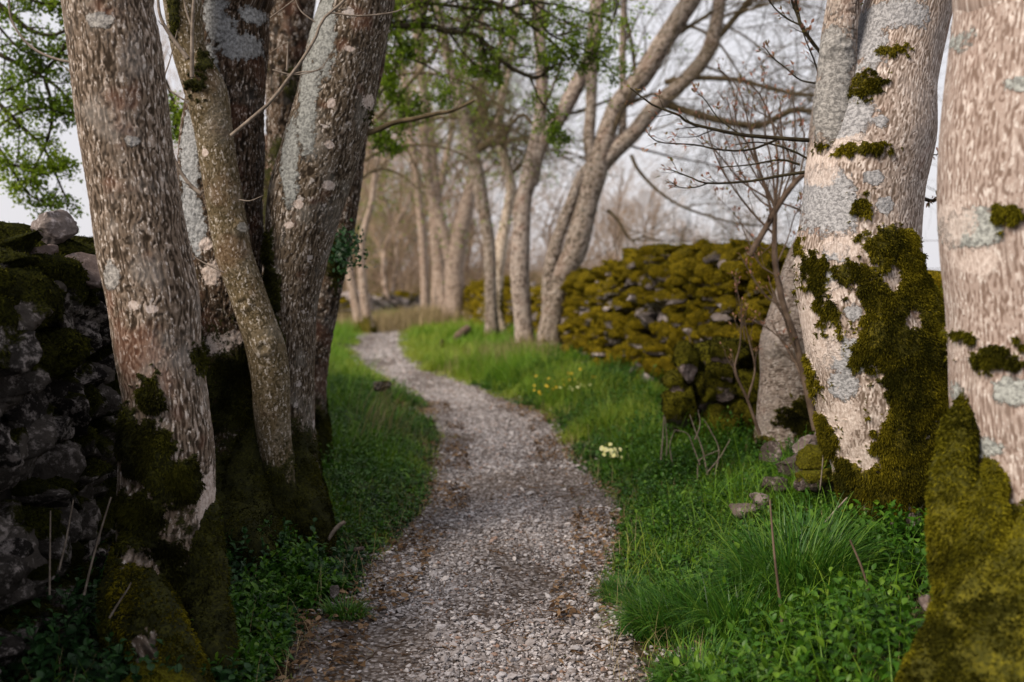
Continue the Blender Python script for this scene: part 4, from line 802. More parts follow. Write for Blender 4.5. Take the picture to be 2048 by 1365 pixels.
# ---- middle distance trees on the right verge
def midtree(name, label, stems, Y, mat, seed, limbs=(), k=7, crownseed=None, leafy=0, twm='twig_olive', exts=((.0, 0, 1.5, .8), (.1, 0, 4.0, .3)), moss=(.1, .5), patches=()):
    t = empty(name, base_of(stems[0], Y), label, 'tree'); A = Acc(); r = R_(seed); allc = []
    for i, st in enumerate(stems):
        st = [(u_, v_, w_ * .95) for u_, v_, w_ in st]
        o, c, R = trunk(st, Y, mat, t, .022, seed + i, (38, 20, .005), .07, moss=moss if i == 0 else None, flare=(4, .3, .3) if i == 0 else None, ext=list(exts), name='trunk' if i == 0 else 'limb', mosspatch=patches)
        allc.append((c, R))
    for (pts, wd) in limbs:
        a, b = poly(pts, Y, wd, 20); B_ = Acc(); B_.add(*tubes(a, b, 8)); B_.make('limb', M[twm], t); allc.append((a[0], b[0]))
    pp = [resamp(c, R, 24) for c, R in allc]; a = np.concatenate([q[0] for q in pp]); b = np.concatenate([q[1] for q in pp])
    L1, Q1 = spawn(a, b, k + 7, .34, .98, (.2, .45), (25, 70), 10, .32, .15, .13, .006, r, absl=(1.2, 3.0)); A.add(*tubes(L1, Q1, 5))
    L2, Q2 = spawn(L1, Q1, 6, .15, 1, (.3, .6), (25, 65), 7, .6, .1, .17, .003, r); A.add(*tubes(L2, Q2, 4))
    L3, Q3 = spawn(L2, Q2, 8, .1, 1, (.3, .8), (25, 65), 5, .6, .05, .2, .0024, r); A.add(*tubes(L3, Q3, 3))
    A.make('branches', M[twm], t)
    if leafy:
        Qq, _ = spawn(L3, Q3, leafy, .2, 1, (.1, .2), (20, 80), 2, .5, 0, 0, r=r, absl=(.02, .06)); p = Qq[:, 1]; n_ = len(p)
        V, F = small_leaves(p, rndvec(n_, r), r.uniform(.03, .06, n_), r.uniform(.03, .05, n_), r); B = Acc(); B.add(V, F, tint=np.repeat(r.random(n_), 4)); B.make('foliage', M['crown_leaf'], t)
    return t
midtree('sycamore_tree', 'slender grey trunk forking high, just left of the leaning trunk before the mossy wall', [[(1050, 700, 44), (1046, 640, 38), (1040, 560, 40), (1041, 500, 40), (1048, 400, 33), (1060, 350, 38), (1069, 300, 29), (1080, 235, 27), (1084, 156, 27), (1080, 78, 25), (1076, -40, 24)], [(1062, 370, 30), (1075, 315, 28), (1090, 276, 30), (1120, 234, 32), (1155, 168, 32), (1182, 109, 30), (1194, 0, 28), (1200, -60, 26)]], 17.4, 'bark_smooth', 31,
        limbs=[([(1066, 250), (1045, 230), (1020, 250), (1005, 262)], (8, 6))], k=6, leafy=1)
midtree('sycamore_tree', 'leaning grey trunk branching widely to the right in front of the mossy wall', [[(1098, 700, 56), (1100, 660, 50), (1112, 600, 47), (1125, 550, 46), (1150, 500, 52), (1176, 400, 46), (1190, 350, 50), (1205, 297, 44), (1222, 240, 38), (1240, 203, 38), (1283, 156, 42), (1323, 90, 42), (1362, 31, 40), (1395, -40, 36)],
         [(1195, 340, 38), (1225, 305, 38), (1264, 270, 34), (1310, 215, 34), (1355, 175, 30), (1400, 129, 30), (1425, 80, 30), (1440, 0, 26), (1446, -60, 24)], [(1186, 340, 26), (1178, 281, 26), (1182, 219, 24), (1186, 117, 24), (1201, 0, 22), (1205, -60, 20)], [(1097, 640, 30), (1098, 560, 30), (1112, 490, 27), (1140, 410, 24), (1162, 355, 24), (1188, 322, 22), (1225, 281, 20), (1245, 262, 16)]], 17.0, 'bark_midgrey', 41,
        limbs=[([(1330, 165), (1385, 156), (1475, 160), (1521, 172), (1584, 187), (1640, 193), (1720, 215)], (12, 6)), ([(1320, 205), (1380, 225), (1435, 240), (1513, 252), (1560, 232), (1592, 220), (1640, 227), (1720, 240)], (16, 10)), ([(1262, 310), (1280, 345), (1326, 390), (1385, 422), (1482, 449), (1540, 452)], (8, 3)),
               ([(1323, 90), (1368, 60), (1430, 20), (1470, -20)], (10, 6)), ([(1420, 90), (1450, 60), (1490, 10), (1520, -30)], (14, 9)), ([(1362, 50), (1400, 60), (1440, 90), (1480, 150), (1510, 200)], (7, 3)), ([(1400, 130), (1450, 150), (1470, 190), (1500, 230)], (6, 3)), ([(1430, 40), (1500, 80), (1560, 130), (1620, 160)], (5, 2)), ([(1215, 420), (1235, 440), (1262, 480), (1290, 470)], (7, 3)), ([(1215, 300), (1180, 318), (1160, 318)], (6, 3)), ([(1245, 215), (1300, 190), (1350, 188)], (9, 5))], k=8)
midtree('birch_tree', 'cream barked crooked slender tree on the right verge with a moss patch on its foot', [[(1002, 690, 40), (998, 650, 28), (994, 620, 25), (995, 560, 25), (1001, 498, 28), (1012, 439, 21), (1021, 380, 20), (1018, 350, 20), (1007, 312, 19), (997, 254, 17), (1005, 195, 17), (1015, 156, 14), (1030, 60, 12), (1040, -40, 10)]], 23.0, 'bark_cream', 51, limbs=[([(1020, 356), (1030, 342), (1045, 330)], (8, 5)), ([(995, 262), (978, 245), (965, 215), (960, 180)], (7, 4))], k=5, patches=[(1012, 600, 16, 40)])
midtree('sycamore_tree', 'tall straight brown trunk with a sawn side stub left of the cream barked tree', [[(985, 690, 34), (982, 603, 26), (979, 500, 26), (969, 430, 27), (955, 352, 31), (938, 273, 27), (918, 195, 27), (897, 117, 23), (881, 39, 18), (868, -40, 16)]], 22.0, 'bark_midgrey', 52, limbs=[([(955, 300), (968, 292), (983, 281)], (16, 18)), ([(930, 240), (900, 235), (860, 240), (800, 262)], (9, 4))], k=7, leafy=1)
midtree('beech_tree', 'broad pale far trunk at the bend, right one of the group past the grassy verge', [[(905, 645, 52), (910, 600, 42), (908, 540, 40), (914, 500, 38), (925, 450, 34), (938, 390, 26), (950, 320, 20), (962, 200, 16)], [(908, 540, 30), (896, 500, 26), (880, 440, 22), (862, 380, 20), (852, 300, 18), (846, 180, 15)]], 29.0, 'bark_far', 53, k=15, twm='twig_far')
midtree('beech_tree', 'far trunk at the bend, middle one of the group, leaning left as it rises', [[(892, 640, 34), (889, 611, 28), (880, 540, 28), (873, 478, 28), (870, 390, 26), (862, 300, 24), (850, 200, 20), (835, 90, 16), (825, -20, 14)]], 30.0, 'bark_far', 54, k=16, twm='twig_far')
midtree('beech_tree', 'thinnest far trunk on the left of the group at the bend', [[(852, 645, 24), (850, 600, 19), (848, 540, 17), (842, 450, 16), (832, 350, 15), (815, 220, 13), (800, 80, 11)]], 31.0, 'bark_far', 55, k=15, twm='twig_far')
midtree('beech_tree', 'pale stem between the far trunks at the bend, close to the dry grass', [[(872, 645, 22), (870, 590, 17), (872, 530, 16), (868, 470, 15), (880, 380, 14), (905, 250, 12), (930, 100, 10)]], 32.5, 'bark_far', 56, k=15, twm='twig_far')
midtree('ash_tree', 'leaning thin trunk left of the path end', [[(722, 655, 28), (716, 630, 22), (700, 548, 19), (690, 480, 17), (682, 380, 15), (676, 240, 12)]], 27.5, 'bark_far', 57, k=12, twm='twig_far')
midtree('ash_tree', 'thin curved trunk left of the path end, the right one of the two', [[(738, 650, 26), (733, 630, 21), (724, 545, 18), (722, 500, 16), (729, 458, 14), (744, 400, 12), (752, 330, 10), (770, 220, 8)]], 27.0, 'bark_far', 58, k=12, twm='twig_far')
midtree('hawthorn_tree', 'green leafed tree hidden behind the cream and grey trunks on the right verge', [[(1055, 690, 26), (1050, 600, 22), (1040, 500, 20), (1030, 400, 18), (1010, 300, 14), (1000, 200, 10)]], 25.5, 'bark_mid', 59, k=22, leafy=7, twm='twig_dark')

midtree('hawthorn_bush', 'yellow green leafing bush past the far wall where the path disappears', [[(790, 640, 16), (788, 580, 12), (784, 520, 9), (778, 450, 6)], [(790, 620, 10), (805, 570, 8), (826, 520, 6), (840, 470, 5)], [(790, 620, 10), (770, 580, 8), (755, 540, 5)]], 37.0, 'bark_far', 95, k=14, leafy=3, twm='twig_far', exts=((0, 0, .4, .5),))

# ---- far thicket of bare trees beyond the bend: six built, the rest copied with their parts
protos = []
for k in range(5):
    r = R_(200 + k); t = empty('bare_tree', (0, 0, 0), 'bare pinkish brown twiggy tree in the blurred thicket beyond the bend', 'tree', 'bare trees of the far thicket')
    H = 6.5 + r.random() * 2; st = [(0, 0, -.1, .10), (r.normal() * .2, r.normal() * .2, H * .3, .08), (r.normal() * .5, r.normal() * .5, H * .6, .055), (r.normal() * .8, r.normal() * .8, H, .03)]
    st2 = [(0, .05, .2, .07), (r.choice([-1, 1]) * .7, .2, H * .35, .055), (r.choice([-1, 1]) * 1.2, .3, H * .8, .03)]
    A = Acc(); cs = []
    for s_ in (st, st2):
        o, c, R = trunk(None, 1, 'bark_far', t, .05, 60 + k, (14, 6, .006), .08, xyz=s_); cs.append(resamp(c, R, 20))
    a = np.concatenate([q[0] for q in cs]); b = np.concatenate([q[1] for q in cs])
    L1, Q1 = spawn(a, b, 20, .08, .98, (.3, .5), (30, 75), 10, .5, .2, .13, .012, r, absl=(1.5, 3.6)); A.add(*tubes(L1, Q1, 4))
    L2, Q2 = spawn(L1, Q1, 9, .1, 1, (.3, .6), (25, 65), 6, .6, .15, .18, .006, r); A.add(*tubes(L2, Q2, 3))
    L3, Q3 = spawn(L2, Q2, 4, .1, 1, (.3, .7), (25, 65), 4, .6, .1, .2, .0060, r); A.add(*tubes(L3, Q3, 3))
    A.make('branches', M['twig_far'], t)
    protos.append(t)
spots = [(-10.5, 37), (-8.8, 39), (-4.2, 41), (-2.4, 43), (1.4, 38.5), (4.0, 44), (-5.6, 48), (7, 47), (11, 50), (-7.6, 36), (-5.2, 38), (-3.4, 37), (-1.6, 38), (.3, 36), (-9.5, 42), (-6.2, 44), (-3.0, 45), (0.2, 44), (2.6, 41), (-11, 50), (-7.0, 52), (-2.5, 54), (2.0, 53), (5.2, 48), (3.4, 34), (5.0, 39), (8.0, 44), (8.4, 52), (-3.6, 33.6), (1.3, 31), (2.6, 28.5), (-9.5, 31), (10.5, 60), (-5, 60), (0, 62), (5.5, 60)]
r = R_(300)
for i, (x, y) in enumerate(spots):
    if i < 5: t = protos[i]
    else:
        src = protos[i % 5]; t = src.copy(); C.objects.link(t)
        for ch in list(src.children): q = ch.copy(); C.objects.link(q); q.parent = t
    t.location = (x, y, float(hz(x, y))); t.rotation_euler = (0, 0, r.uniform(0, 6.28)); s_ = r.uniform(.75, 1.05) * (.62 if x > -.7 else 1.0); t.scale = (s_, s_, s_)
# low brown and green undergrowth beyond the bend
A = Acc(); r = R_(310); B = Acc()
n_ = 3000; x = r.uniform(-13, 9, n_); y = r.uniform(35, 50, n_); base = np.stack([x, y, hz(x, y)], -1)
d = nrm(rndvec(n_, r) * .8 + np.array([0, 0, 1.1])); st = [base]
for k in range(6): st.append(st[-1] + d * (r.uniform(.15, .5, n_))[:, None]); d = nrm(d + r.normal(size=d.shape) * .2)
Pp = np.stack(st, 1); Rr = np.full((n_, 7), .009) * np.linspace(1, .4, 7); A.add(*tubes(Pp, Rr, 3))
a2, b2 = spawn(Pp, Rr, 5, .2, 1, (.3, .6), (25, 60), 4, .7, .1, .2, .004, r); A.add(*tubes(a2, b2, 3))
tag(A.make('thicket', M['twig_far']), kind='stuff')
n_ = 46000; x = r.uniform(-13, 9, n_); y = r.uniform(34.5, 44, n_); z = hz(x, y) + r.random(n_) ** 1.5 * (.4 + 1.3 * fbm(np.stack([x * .6, y * .6, 0 * x], -1), 77)); p = np.stack([x, y, z], -1)
V, F = small_leaves(p, rndvec(n_, r), r.uniform(.05, .10, n_), r.uniform(.04, .08, n_), r); B.add(V, F, tint=np.repeat(np.clip(fbm(p * .8, 5) * 1.4 - .2, 0, 1), 4))
tag(B.make('undergrowth', foliage('undergrowth', (.16, .18, .04), (.28, .22, .11), (.38, .28, .18), .7, .1, .35)), kind='stuff')
# ------------------------------------------------------------------ ground cover
def scatter(n, y0, y1, dmin, dmax, r, side=0, pw=1.0):
    """points outside the path: dmin..dmax metres from its edge"""
    Yp = y0 + (y1 - y0) * r.random(n) ** pw; a_, b_ = edges(Yp); s = np.where(r.random(n) < .5, -1, 1) if side == 0 else np.full(n, side)
    d = dmin + (dmax - dmin) * r.random(n) ** 1.15; X_ = np.where(s < 0, a_ - d, b_ + d)
    wr = np.interp(Yp, WR[:, 1], WR[:, 0]) - .25; wl = np.interp(Yp, WL[:, 1], WL[:, 0]) + .2
    ok = (X_ < wr) & (X_ > wl); return X_[ok], Yp[ok], d[ok]
def onto(x, y): return np.stack([x, y, hz(x, y)], -1)
def dens(x, y, sc, s): return fbm(np.stack([x * sc, y * sc, 0 * x], -1), s, 3)
A = Acc(); r = R_(400)
def grass(n, y0, y1, dmin, dmax, h0, h1, wd, side=0, bend=(.3, 1.3), pw=1.0, sc=2.0, thr=.35, tb=0.0, k=3):
    x, y, d = scatter(n, y0, y1, dmin, dmax, r, side, pw); q = dens(x, y, sc, 81); ok = r.random(len(x)) < np.clip((q - thr) * 5, .04, 1)
    x, y, d, q = x[ok], y[ok], d[ok], q[ok]; m = len(x); hh = r.uniform(h0, h1, m) * (.25 + .75 * sstep(.0, .9, np.interp(y, WR[:, 1], WR[:, 0]) - .25 - x)) * sstep(-.2, .4, d) * (.3 + 2.2 * np.clip(dens(x, y, 1.6, 88) - .25, 0, 1)) + .015
    V, F = blades(onto(x, y) - np.array([0, 0, .006]), hh, wd * r.uniform(.6, 1.2, m), None, r.uniform(*bend, m), r, n=k + 1)
    t = np.clip(dens(x, y, 1.1, 83) * .9 + .1 * r.normal(size=m) + tb + .28 * (sstep(.25, -.05, d)), 0, 1); A.add(V, F, tint=np.repeat(t, (k + 1) * 2))
grass(52000, 9, 17, -.10, 1.9, .08, .42, .0080, 1, tb=.14, bend=(.5, 1.9))
grass(40000, 16, 33, -.12, 2.6, .08, .38, .014, 1, tb=.24, thr=.3, bend=(.5, 1.9))
grass(34000, 8, 30, -.10, 2.4, .08, .42, .010, -1, tb=.12, pw=1.3, bend=(.5, 1.9))
grass(20000, 5.8, 9.5, -.08, 1.7, .06, .24, .0045, -1, tb=.0, k=4, bend=(.5, 1.9))
grass(15000, 5.5, 9.5, -.06, 1.3, .06, .20, .0045, 1, tb=.1, k=4, thr=.40, bend=(.5, 1.9))
grass(5200, 3.2, 8.5, .02, 1.6, .14, .36, .0060, 1, tb=.12, k=6, thr=.3, bend=(.5, 2.0)); grass(2600, 3.6, 8.5, .02, 1.2, .10, .28, .0055, -1, tb=.05, k=6, thr=.3, bend=(.5, 2.0))
grass(16000, 3.2, 6.5, -.14, .7, .03, .16, .0035, 0, tb=.1, k=4, thr=.44, bend=(.4, 1.9))
grass(9000, 31.5, 40, -.2, 9, .1, .3, .03, -1, tb=.2); grass(16000, 29, 36, -.1, 6, .08, .25, .025, 1, tb=.15)
grass(26000, 3.6, 18, -.36, .12, .05, .20, .0050, 0, tb=.2, k=4, thr=.49, bend=(.4, 1.9))
tag(A.make('grass', M['grass']), kind='stuff')
# dry pale grass at the foot of the far trunks and along the edge
A = Acc()
x = r.normal(-2.6, .9, 5200); y = r.normal(29.0, .8, 5200); V, F = blades(onto(x, y), r.uniform(.2, .6, 5200), np.full(5200, .012), None, r.uniform(.1, .9, 5200), r, n=4); A.add(V, F, tint=np.repeat(r.random(5200), 8))
x = r.normal(-.1, .35, 1500); y = r.normal(16.6, .6, 1500); V, F = blades(onto(x, y), r.uniform(.15, .4, 1500), np.full(1500, .006), None, r.uniform(.3, 1.2, 1500), r, n=5); A.add(V, F, tint=np.repeat(r.random(1500) * .7, 10))
x = r.normal(-1.12, .12, 120); y = r.normal(9.2, .5, 120); V, F = blades(onto(x, y), r.uniform(.3, .75, 120), np.full(120, .0045), r.normal(-.1, .5, 120), r.uniform(.4, 1.3, 120), r, n=8); A.add(V, F, tint=np.repeat(r.random(120), 16))
x, y, d = scatter(4600, 3.4, 12, -.12, 1.2, r); V, F = blades(onto(x, y), r.uniform(.04, .22, len(x)), np.full(len(x), .0022), None, r.uniform(.3, 1.8, len(x)), r, n=5); A.add(V, F, tint=np.repeat(r.random(len(x)), 10))
tag(A.make('dry_grass', M['straw']), kind='stuff')
# leafy herbs
TUS = [(1590, 4.55, .20), (1480, 4.35, .15), (1345, 4.55, .2), (1250, 5.1, .1), (1400, 3.95, .12)]
def clear(x, y):
    ok = np.ones(len(x), bool)
    for u, Y, s in TUS:
        xx = P(u, 1100, Y)[0]; ok &= ((x - xx) ** 2 + (y - Y + .12) ** 2) > s * s
    return ok
def herbs(name, mat, n, y0, y1, dmin, dmax, side, hr, lr, wr_, nl, shape, thr, seed, pw=1.0, droop=.5, low=0.0, region=None, box=None):
    r = R_(seed)
    if box: x = r.uniform(box[0], box[1], n); y = r.uniform(y0, y1, n); d = bank(x, y); ok = d > dmin; x, y, d = x[ok], y[ok], d[ok]
    else: x, y, d = scatter(n, y0, y1, dmin, dmax, r, side, pw)
    q = dens(x, y, 2.6, seed + 1); ok = r.random(len(x)) < np.clip((q - thr) * 7, 0, 1)
    ok &= clear(x, y)
    if region is not None: ok &= region(x, y)
    x, y, d, q = x[ok], y[ok], d[ok], q[ok]; m = len(x); Hh = r.uniform(*hr, m) * (.5 + q) * sstep(-.15, .3, d)
    b = onto(x, y); lean = nrm(rndvec(m, r) * .35 + np.array([0, 0, 1.0])); top = b + lean * Hh[:, None]
    st = np.stack([b - .01, b + lean * (Hh * .5)[:, None] + r.normal(size=(m, 3)) * .006, top], 1); A = Acc()
    V, F = tubes(st, np.full((m, 3), .0014), 3); tt = np.repeat(np.clip(q, 0, 1), 9); A.add(V, F, tint=tt * .4)
    par = np.repeat(np.arange(m), nl); f = np.tile(np.linspace(.3 if low == 0 else low, 1, nl), m); a = np.tile(np.arange(nl) * 2.4, m) + np.repeat(r.uniform(0, 6.28, m), nl) + r.normal(size=m * nl) * .3
    p = b[par] + (top - b)[par] * f[:, None]; el = (.15 + .75 * f + r.normal(size=len(f)) * .25)
    dd = np.stack([np.cos(a) * np.cos(el), np.sin(a) * np.cos(el), np.sin(el)], -1); sz = r.uniform(*lr, m * nl) * (1.12 - .45 * f)
    V, F = leaves(p, dd, sz, sz * r.uniform(*wr_, m * nl), shape, .30, droop, upv=np.array([0, 0, 1.0]) + .25 * rndvec(m * nl, r), r=r)
    t = np.clip(.35 * q[par] + .45 * f ** 2 + r.normal(size=m * nl) * .14, 0, 1); A.add(V, F, tint=np.repeat(t, 18))
    return tag(A.make(name, M[mat]), kind='stuff')
herbs('broadleaf_herbs', 'herb', 1500, 3.0, 5.2, .03, 1.7, 1, (.08, .24), (.045, .085), (.36, .52), 9, 'ovate', .34, 501)
herbs('broadleaf_herbs', 'herb', 5200, 4.6, 8.6, -.04, 1.7, 1, (.05, .17), (.024, .05), (.42, .62), 8, 'ovate', .30, 502)
herbs('ground_cover', 'herb', 4200, 6.0, 15, -.02, 1.6, 1, (.06, .26), (.03, .065), (.35, .6), 8, 'ovate', .42, 512)
herbs('ground_cover', 'herb', 5200, 5.0, 11.5, -.10, 1.6, 1, (.03, .10), (.016, .032), (.5, .8), 8, 'round', .28, 503, pw=1.2)
herbs('dock_leaves', 'herb', 260, 3.2, 9.0, .02, 1.5, 1, (.05, .14), (.09, .16), (.26, .4), 6, 'lance', .42, 509, droop=.8)
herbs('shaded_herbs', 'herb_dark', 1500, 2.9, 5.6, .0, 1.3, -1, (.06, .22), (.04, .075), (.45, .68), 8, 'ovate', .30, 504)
herbs('dogs_mercury', 'herb', 420, 3.9, 5.4, .0, .36, -1, (.10, .22), (.045, .075), (.34, .46), 10, 'ovate', .20, 505, region=lambda x, y: (x > -1.16))
herbs('ground_cover', 'herb', 4200, 5.2, 13, -.04, 1.3, -1, (.06, .24), (.03, .06), (.4, .65), 8, 'ovate', .36, 511)
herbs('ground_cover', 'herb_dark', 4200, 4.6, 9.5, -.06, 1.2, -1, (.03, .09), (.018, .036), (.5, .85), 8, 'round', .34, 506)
herbs('ground_cover', 'herb', 3600, 7.5, 14, -.04, 1.1, -1, (.04, .10), (.02, .035), (.5, .8), 7, 'round', .36, 507)
# bramble and ivy litter on the left bank, twigs and dead leaves
A = Acc(); r = R_(520)
x, y, d = scatter(17000, 3.4, 13, -.32, .6, r); keep = r.random(len(x)) < np.clip((dens(x, y, 2.2, 91) - .42) * 6, .03, 1); x, y = x[keep], y[keep]; m = len(x)
p = onto(x, y) + np.array([0, 0, .012]) + r.random((m, 1)) * np.array([0, 0, .02]); L = r.uniform(.015, .045, m)
V, F = leaves(p, rndvec(m, r) * np.array([1, 1, .25]), L, L * r.uniform(.3, .7, m), 'ovate', .5, .2, r=r); A.add(V, F, tint=np.repeat(r.random(m), 18))
m = 700; x = r.uniform(-1.5, .7, m); y = r.uniform(3.6, 9, m); p = onto(x, y) + np.array([0, 0, .012]); d = rndvec(m, r) * np.array([1, 1, .12]); L = r.uniform(.02, .11, m)
st = p[:, None] + nrm(d)[:, None] * (L[:, None] * np.linspace(0, 1, 4)[None])[..., None] + r.normal(size=(m, 4, 3)) * .003
V, F = tubes(st, np.full((m, 4), .0018) * r.uniform(.6, 1.8, (m, 1)), 4); A.add(V, F, tint=np.repeat(r.random(m), 16))
tag(A.make('leaf_litter', M['litter']), kind='stuff')

# ---- countable small things
def tussock(u, v, Y, n, h, spread, label, seed, mat='tussock', lean=None):
    r = R_(seed); q = P(u, v, Y); x0, y0 = q[0], Y; z0 = float(hz(x0, y0)); t = empty('grass_tussock', (x0, y0, z0), label, 'grass tussock', 'grass tussocks beside the path')
    rr = spread * np.sqrt(r.random(n)); a = r.uniform(0, 6.283, n); pos = onto(x0 + rr * np.cos(a), y0 + rr * np.sin(a)) - np.array([0, 0, .01])
    la = a + r.normal(size=n) * .5 if lean is None else lean + r.normal(size=n) * .8
    V, F = blades(pos, h * r.uniform(.5, 1.1, n), np.full(n, .0068) * r.uniform(.5, 1.3, n), la, r.uniform(.6, 2.3, n), r, n=9); A = Acc(); A.add(V, F, tint=np.repeat(np.clip(r.normal(.5, .32, n), 0, 1), 18))
    A.make('grass_blades', M[mat], t); return t
tussock(1590, 1150, 4.55, 2200, .42, .19, 'large tussock of long arching grass in front of the big mossy forked trunk', 601)
tussock(1480, 1190, 4.35, 1000, .32, .13, 'drooping grass tussock just left of the large arching tussock, among leafy herbs', 604)
tussock(1345, 1190, 4.55, 1500, .28, .15, 'grass tussock spilling over the gravel edge near the bottom of the path', 602, lean=3.0)
tussock(1250, 1120, 5.1, 500, .14, .10, 'small grass tuft at the right edge of the gravel below the herb patch', 603)
tussock(1400, 1335, 3.95, 520, .2, .13, 'fine grass tuft at the very bottom of the right verge', 605)
tussock(690, 1175, 4.9, 420, .11, .08, 'small grass tuft on the left edge of the gravel beside the upright pale stone', 606)
tussock(1275, 830, 9.0, 900, .28, .22, 'lush grass tussock on the verge in front of the mossy wall near the primroses', 607, 'grass')
tussock(1210, 745, 12.5, 500, .34, .22, 'dark bluish grass clump at the foot of the mossy wall beside the yellow flowers', 608)
tussock(720, 850, 7.6, 700, .2, .2, 'grass tussock on the left bank opposite the first bend of the path', 609)
tussock(1180, 1145, 5.0, 1, .05, .02, 'x', 610) if False else None

def flowers(name, cat, label, u, v, Y, n, spread, hh, psz, mat, seed, npet=5):
    r = R_(seed); q = P(u, v, Y); x0 = q[0]; z0 = float(hz(x0, Y)); t = empty(name, (x0, Y, z0), label, cat)
    x = x0 + r.normal(size=n) * spread; y = Y + r.normal(size=n) * spread; b = onto(x, y); H_ = r.uniform(*hh, n); top = b + np.stack([r.normal(size=n) * .02, r.normal(size=n) * .02, H_], -1)
    A = Acc(); V, F = tubes(np.stack([b, (b + top) / 2 + r.normal(size=(n, 3)) * .006, top], 1), np.full((n, 3), .0018), 4); A.add(V, F, tint=.6)
    k = 9; m = 30; p = np.repeat(np.array([[x0, Y, z0]]), m, 0) + r.normal(size=(m, 3)) * np.array([spread, spread, 0]) ; p[:, 2] = hz(p[:, 0], p[:, 1]); L = r.uniform(.06, .12, m)
    V, F = leaves(p, rndvec(m, r) * np.array([1, 1, .3]) + np.array([0, 0, .6]), L, L * .35, 'lance', .3, .5, r=r); A.add(V, F, tint=np.repeat(r.random(m), 18)); A.make('flower_leaves', M['herb'], t)
    par = np.repeat(np.arange(n), npet); a = np.tile(np.arange(npet) * 6.283 / npet, n); fc = nrm(np.stack([r.normal(size=n) * .4, -1 + 0 * r.random(n), .5 + r.random(n) * .6], -1))
    e1 = nrm(np.cross(fc, [0, 0, 1.0])); e2 = np.cross(fc, e1); d = np.cos(a)[:, None] * e1[par] + np.sin(a)[:, None] * e2[par]
    L = psz * r.uniform(.8, 1.2, n * npet); V, F = leaves(top[par], d, L, L * .95, 'round', .1, .1, upv=fc[par], r=r); V = V.reshape(n, -1, 3)
    for q_ in range(n): B = Acc(); B.add(V[q_], ribfaces(npet, 6, 3), tint=np.repeat(r.random(npet), 18)); B.make('flower_head', M[mat], t)
flowers('primrose', 'primrose', 'clump of pale cream primroses in the grass on the right verge', 1218, 868, 8.35, 18, .05, (.10, .19), .017, 'primrose_petal', 701)
flowers('primrose', 'primrose', 'faint pale primroses at the foot of the mossy wall next to the yellow flowers', 1150, 757, 12.2, 9, .06, (.14, .22), .018, 'primrose_petal', 702)
flowers('celandine', 'yellow flowers', 'loose drift of small golden yellow flowers below the leaning grey trunk', 1118, 745, 12.4, 24, .20, (.14, .30), .013, 'yellow_petal', 703)
flowers('violet', 'violet', 'single tiny pink flower among herbs below the sapling', 1474, 868, 7.0, 1, .01, (.06, .07), .010, 'violet_petal', 704)

def rock(name, label, u, v, Y, size, seed, mat='stone_loose', mossb=0.0, cat='rock', rot=0, dz=0, group=None, lift=None):
    r = R_(seed); q = P(u, v, Y); x0 = q[0]; z0 = float(q[2]) if lift is None else lift; sh, f = stone_shapes(14, 1, .5, .4, r)
    v_ = sh[0] * np.array(size) * .5; c, s = math.cos(rot), math.sin(rot); tl = dz
    v_ = np.stack([v_[:, 0] * math.cos(tl) - v_[:, 2] * math.sin(tl), v_[:, 1], v_[:, 0] * math.sin(tl) + v_[:, 2] * math.cos(tl)], -1)
    v_ = np.stack([v_[:, 0] * c - v_[:, 1] * s, v_[:, 0] * s + v_[:, 1] * c, v_[:, 2]], -1) + np.array([x0, Y, z0])
    mo = mossb + .4 * nrm(v_ - np.array([x0, Y, z0]))[:, 2] + (fbm(v_ * 4, seed) - .5) * .8
    o = mesh(name, v_ - np.array([x0, Y, z0]), f, M[mat], attrs={'moss': mo, 'rnd': np.full(len(v_), r.random())}); o.location = (x0, Y, z0); return tag(o, label, cat, group)
gp = 'tumbled wall stones'
rock('rock', 'long smooth brown stone, middle one of the tumbled stones left of the big mossy trunk', 1588, 930, 6.3, (.21, .16, .13), 801, dz=.25, group=gp)
rock('rock', 'brown stone resting highest of the tumbled stones left of the mossy trunk', 1606, 895, 6.6, (.20, .16, .12), 802, dz=.3, group=gp)
rock('rock', 'small pale grey upright stone squeezed against the left of the big mossy trunk', 1640, 862, 6.5, (.09, .1, .16), 803, group=gp)
rock('mossy_rock', 'rounded rock under bright green moss touching the foot of the big mossy trunk', 1640, 912, 6.0, (.26, .22, .17), 804, mossb=.9, group=gp)
rock('rock', 'squarish brown stone below the long smooth stone, half in the herbs', 1548, 972, 6.1, (.15, .14, .12), 805, dz=-.2, group=gp)
rock('mossy_rock', 'low mossy rock with a dark side just below the bright green rounded rock', 1632, 958, 5.8, (.24, .2, .15), 806, mossb=.55, group=gp)
rock('rock', 'flat grey stone lowest of the tumble, at the edge of the leafy herbs', 1486, 1022, 5.75, (.15, .12, .09), 807, group=gp)
rock('rock', 'dark stone at the foot of the smooth bulging trunk', 1540, 905, 6.8, (.13, .12, .15), 808, group=gp)
rock('rock', 'small reddish stone wedged above the flat grey stone in the herbs', 1520, 1003, 5.9, (.12, .1, .1), 809, group=gp)
rock('rock', 'pale pinkish stone lying against the nearest mossy root at the right', 1850, 1203, 3.6, (.06, .06, .065), 810)
rock('rock', 'small pale stone standing upright on the left edge of the gravel', 669, 1184, 4.92, (.045, .035, .06), 811, mat='stone_right', mossb=-1)
rock('rock', 'flat dark slate fragment lying in the left verge', 712, 1098, 5.7, (.09, .06, .02), 812, dz=.1, mossb=-1)
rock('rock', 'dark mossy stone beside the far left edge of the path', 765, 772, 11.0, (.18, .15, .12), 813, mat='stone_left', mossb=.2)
rock('mossy_rock', 'low rock buried in yellow moss beneath the front foot of the furrowed trunk', 335, 1375, 3.65, (.3, .25, .16), 814, mossb=.6)
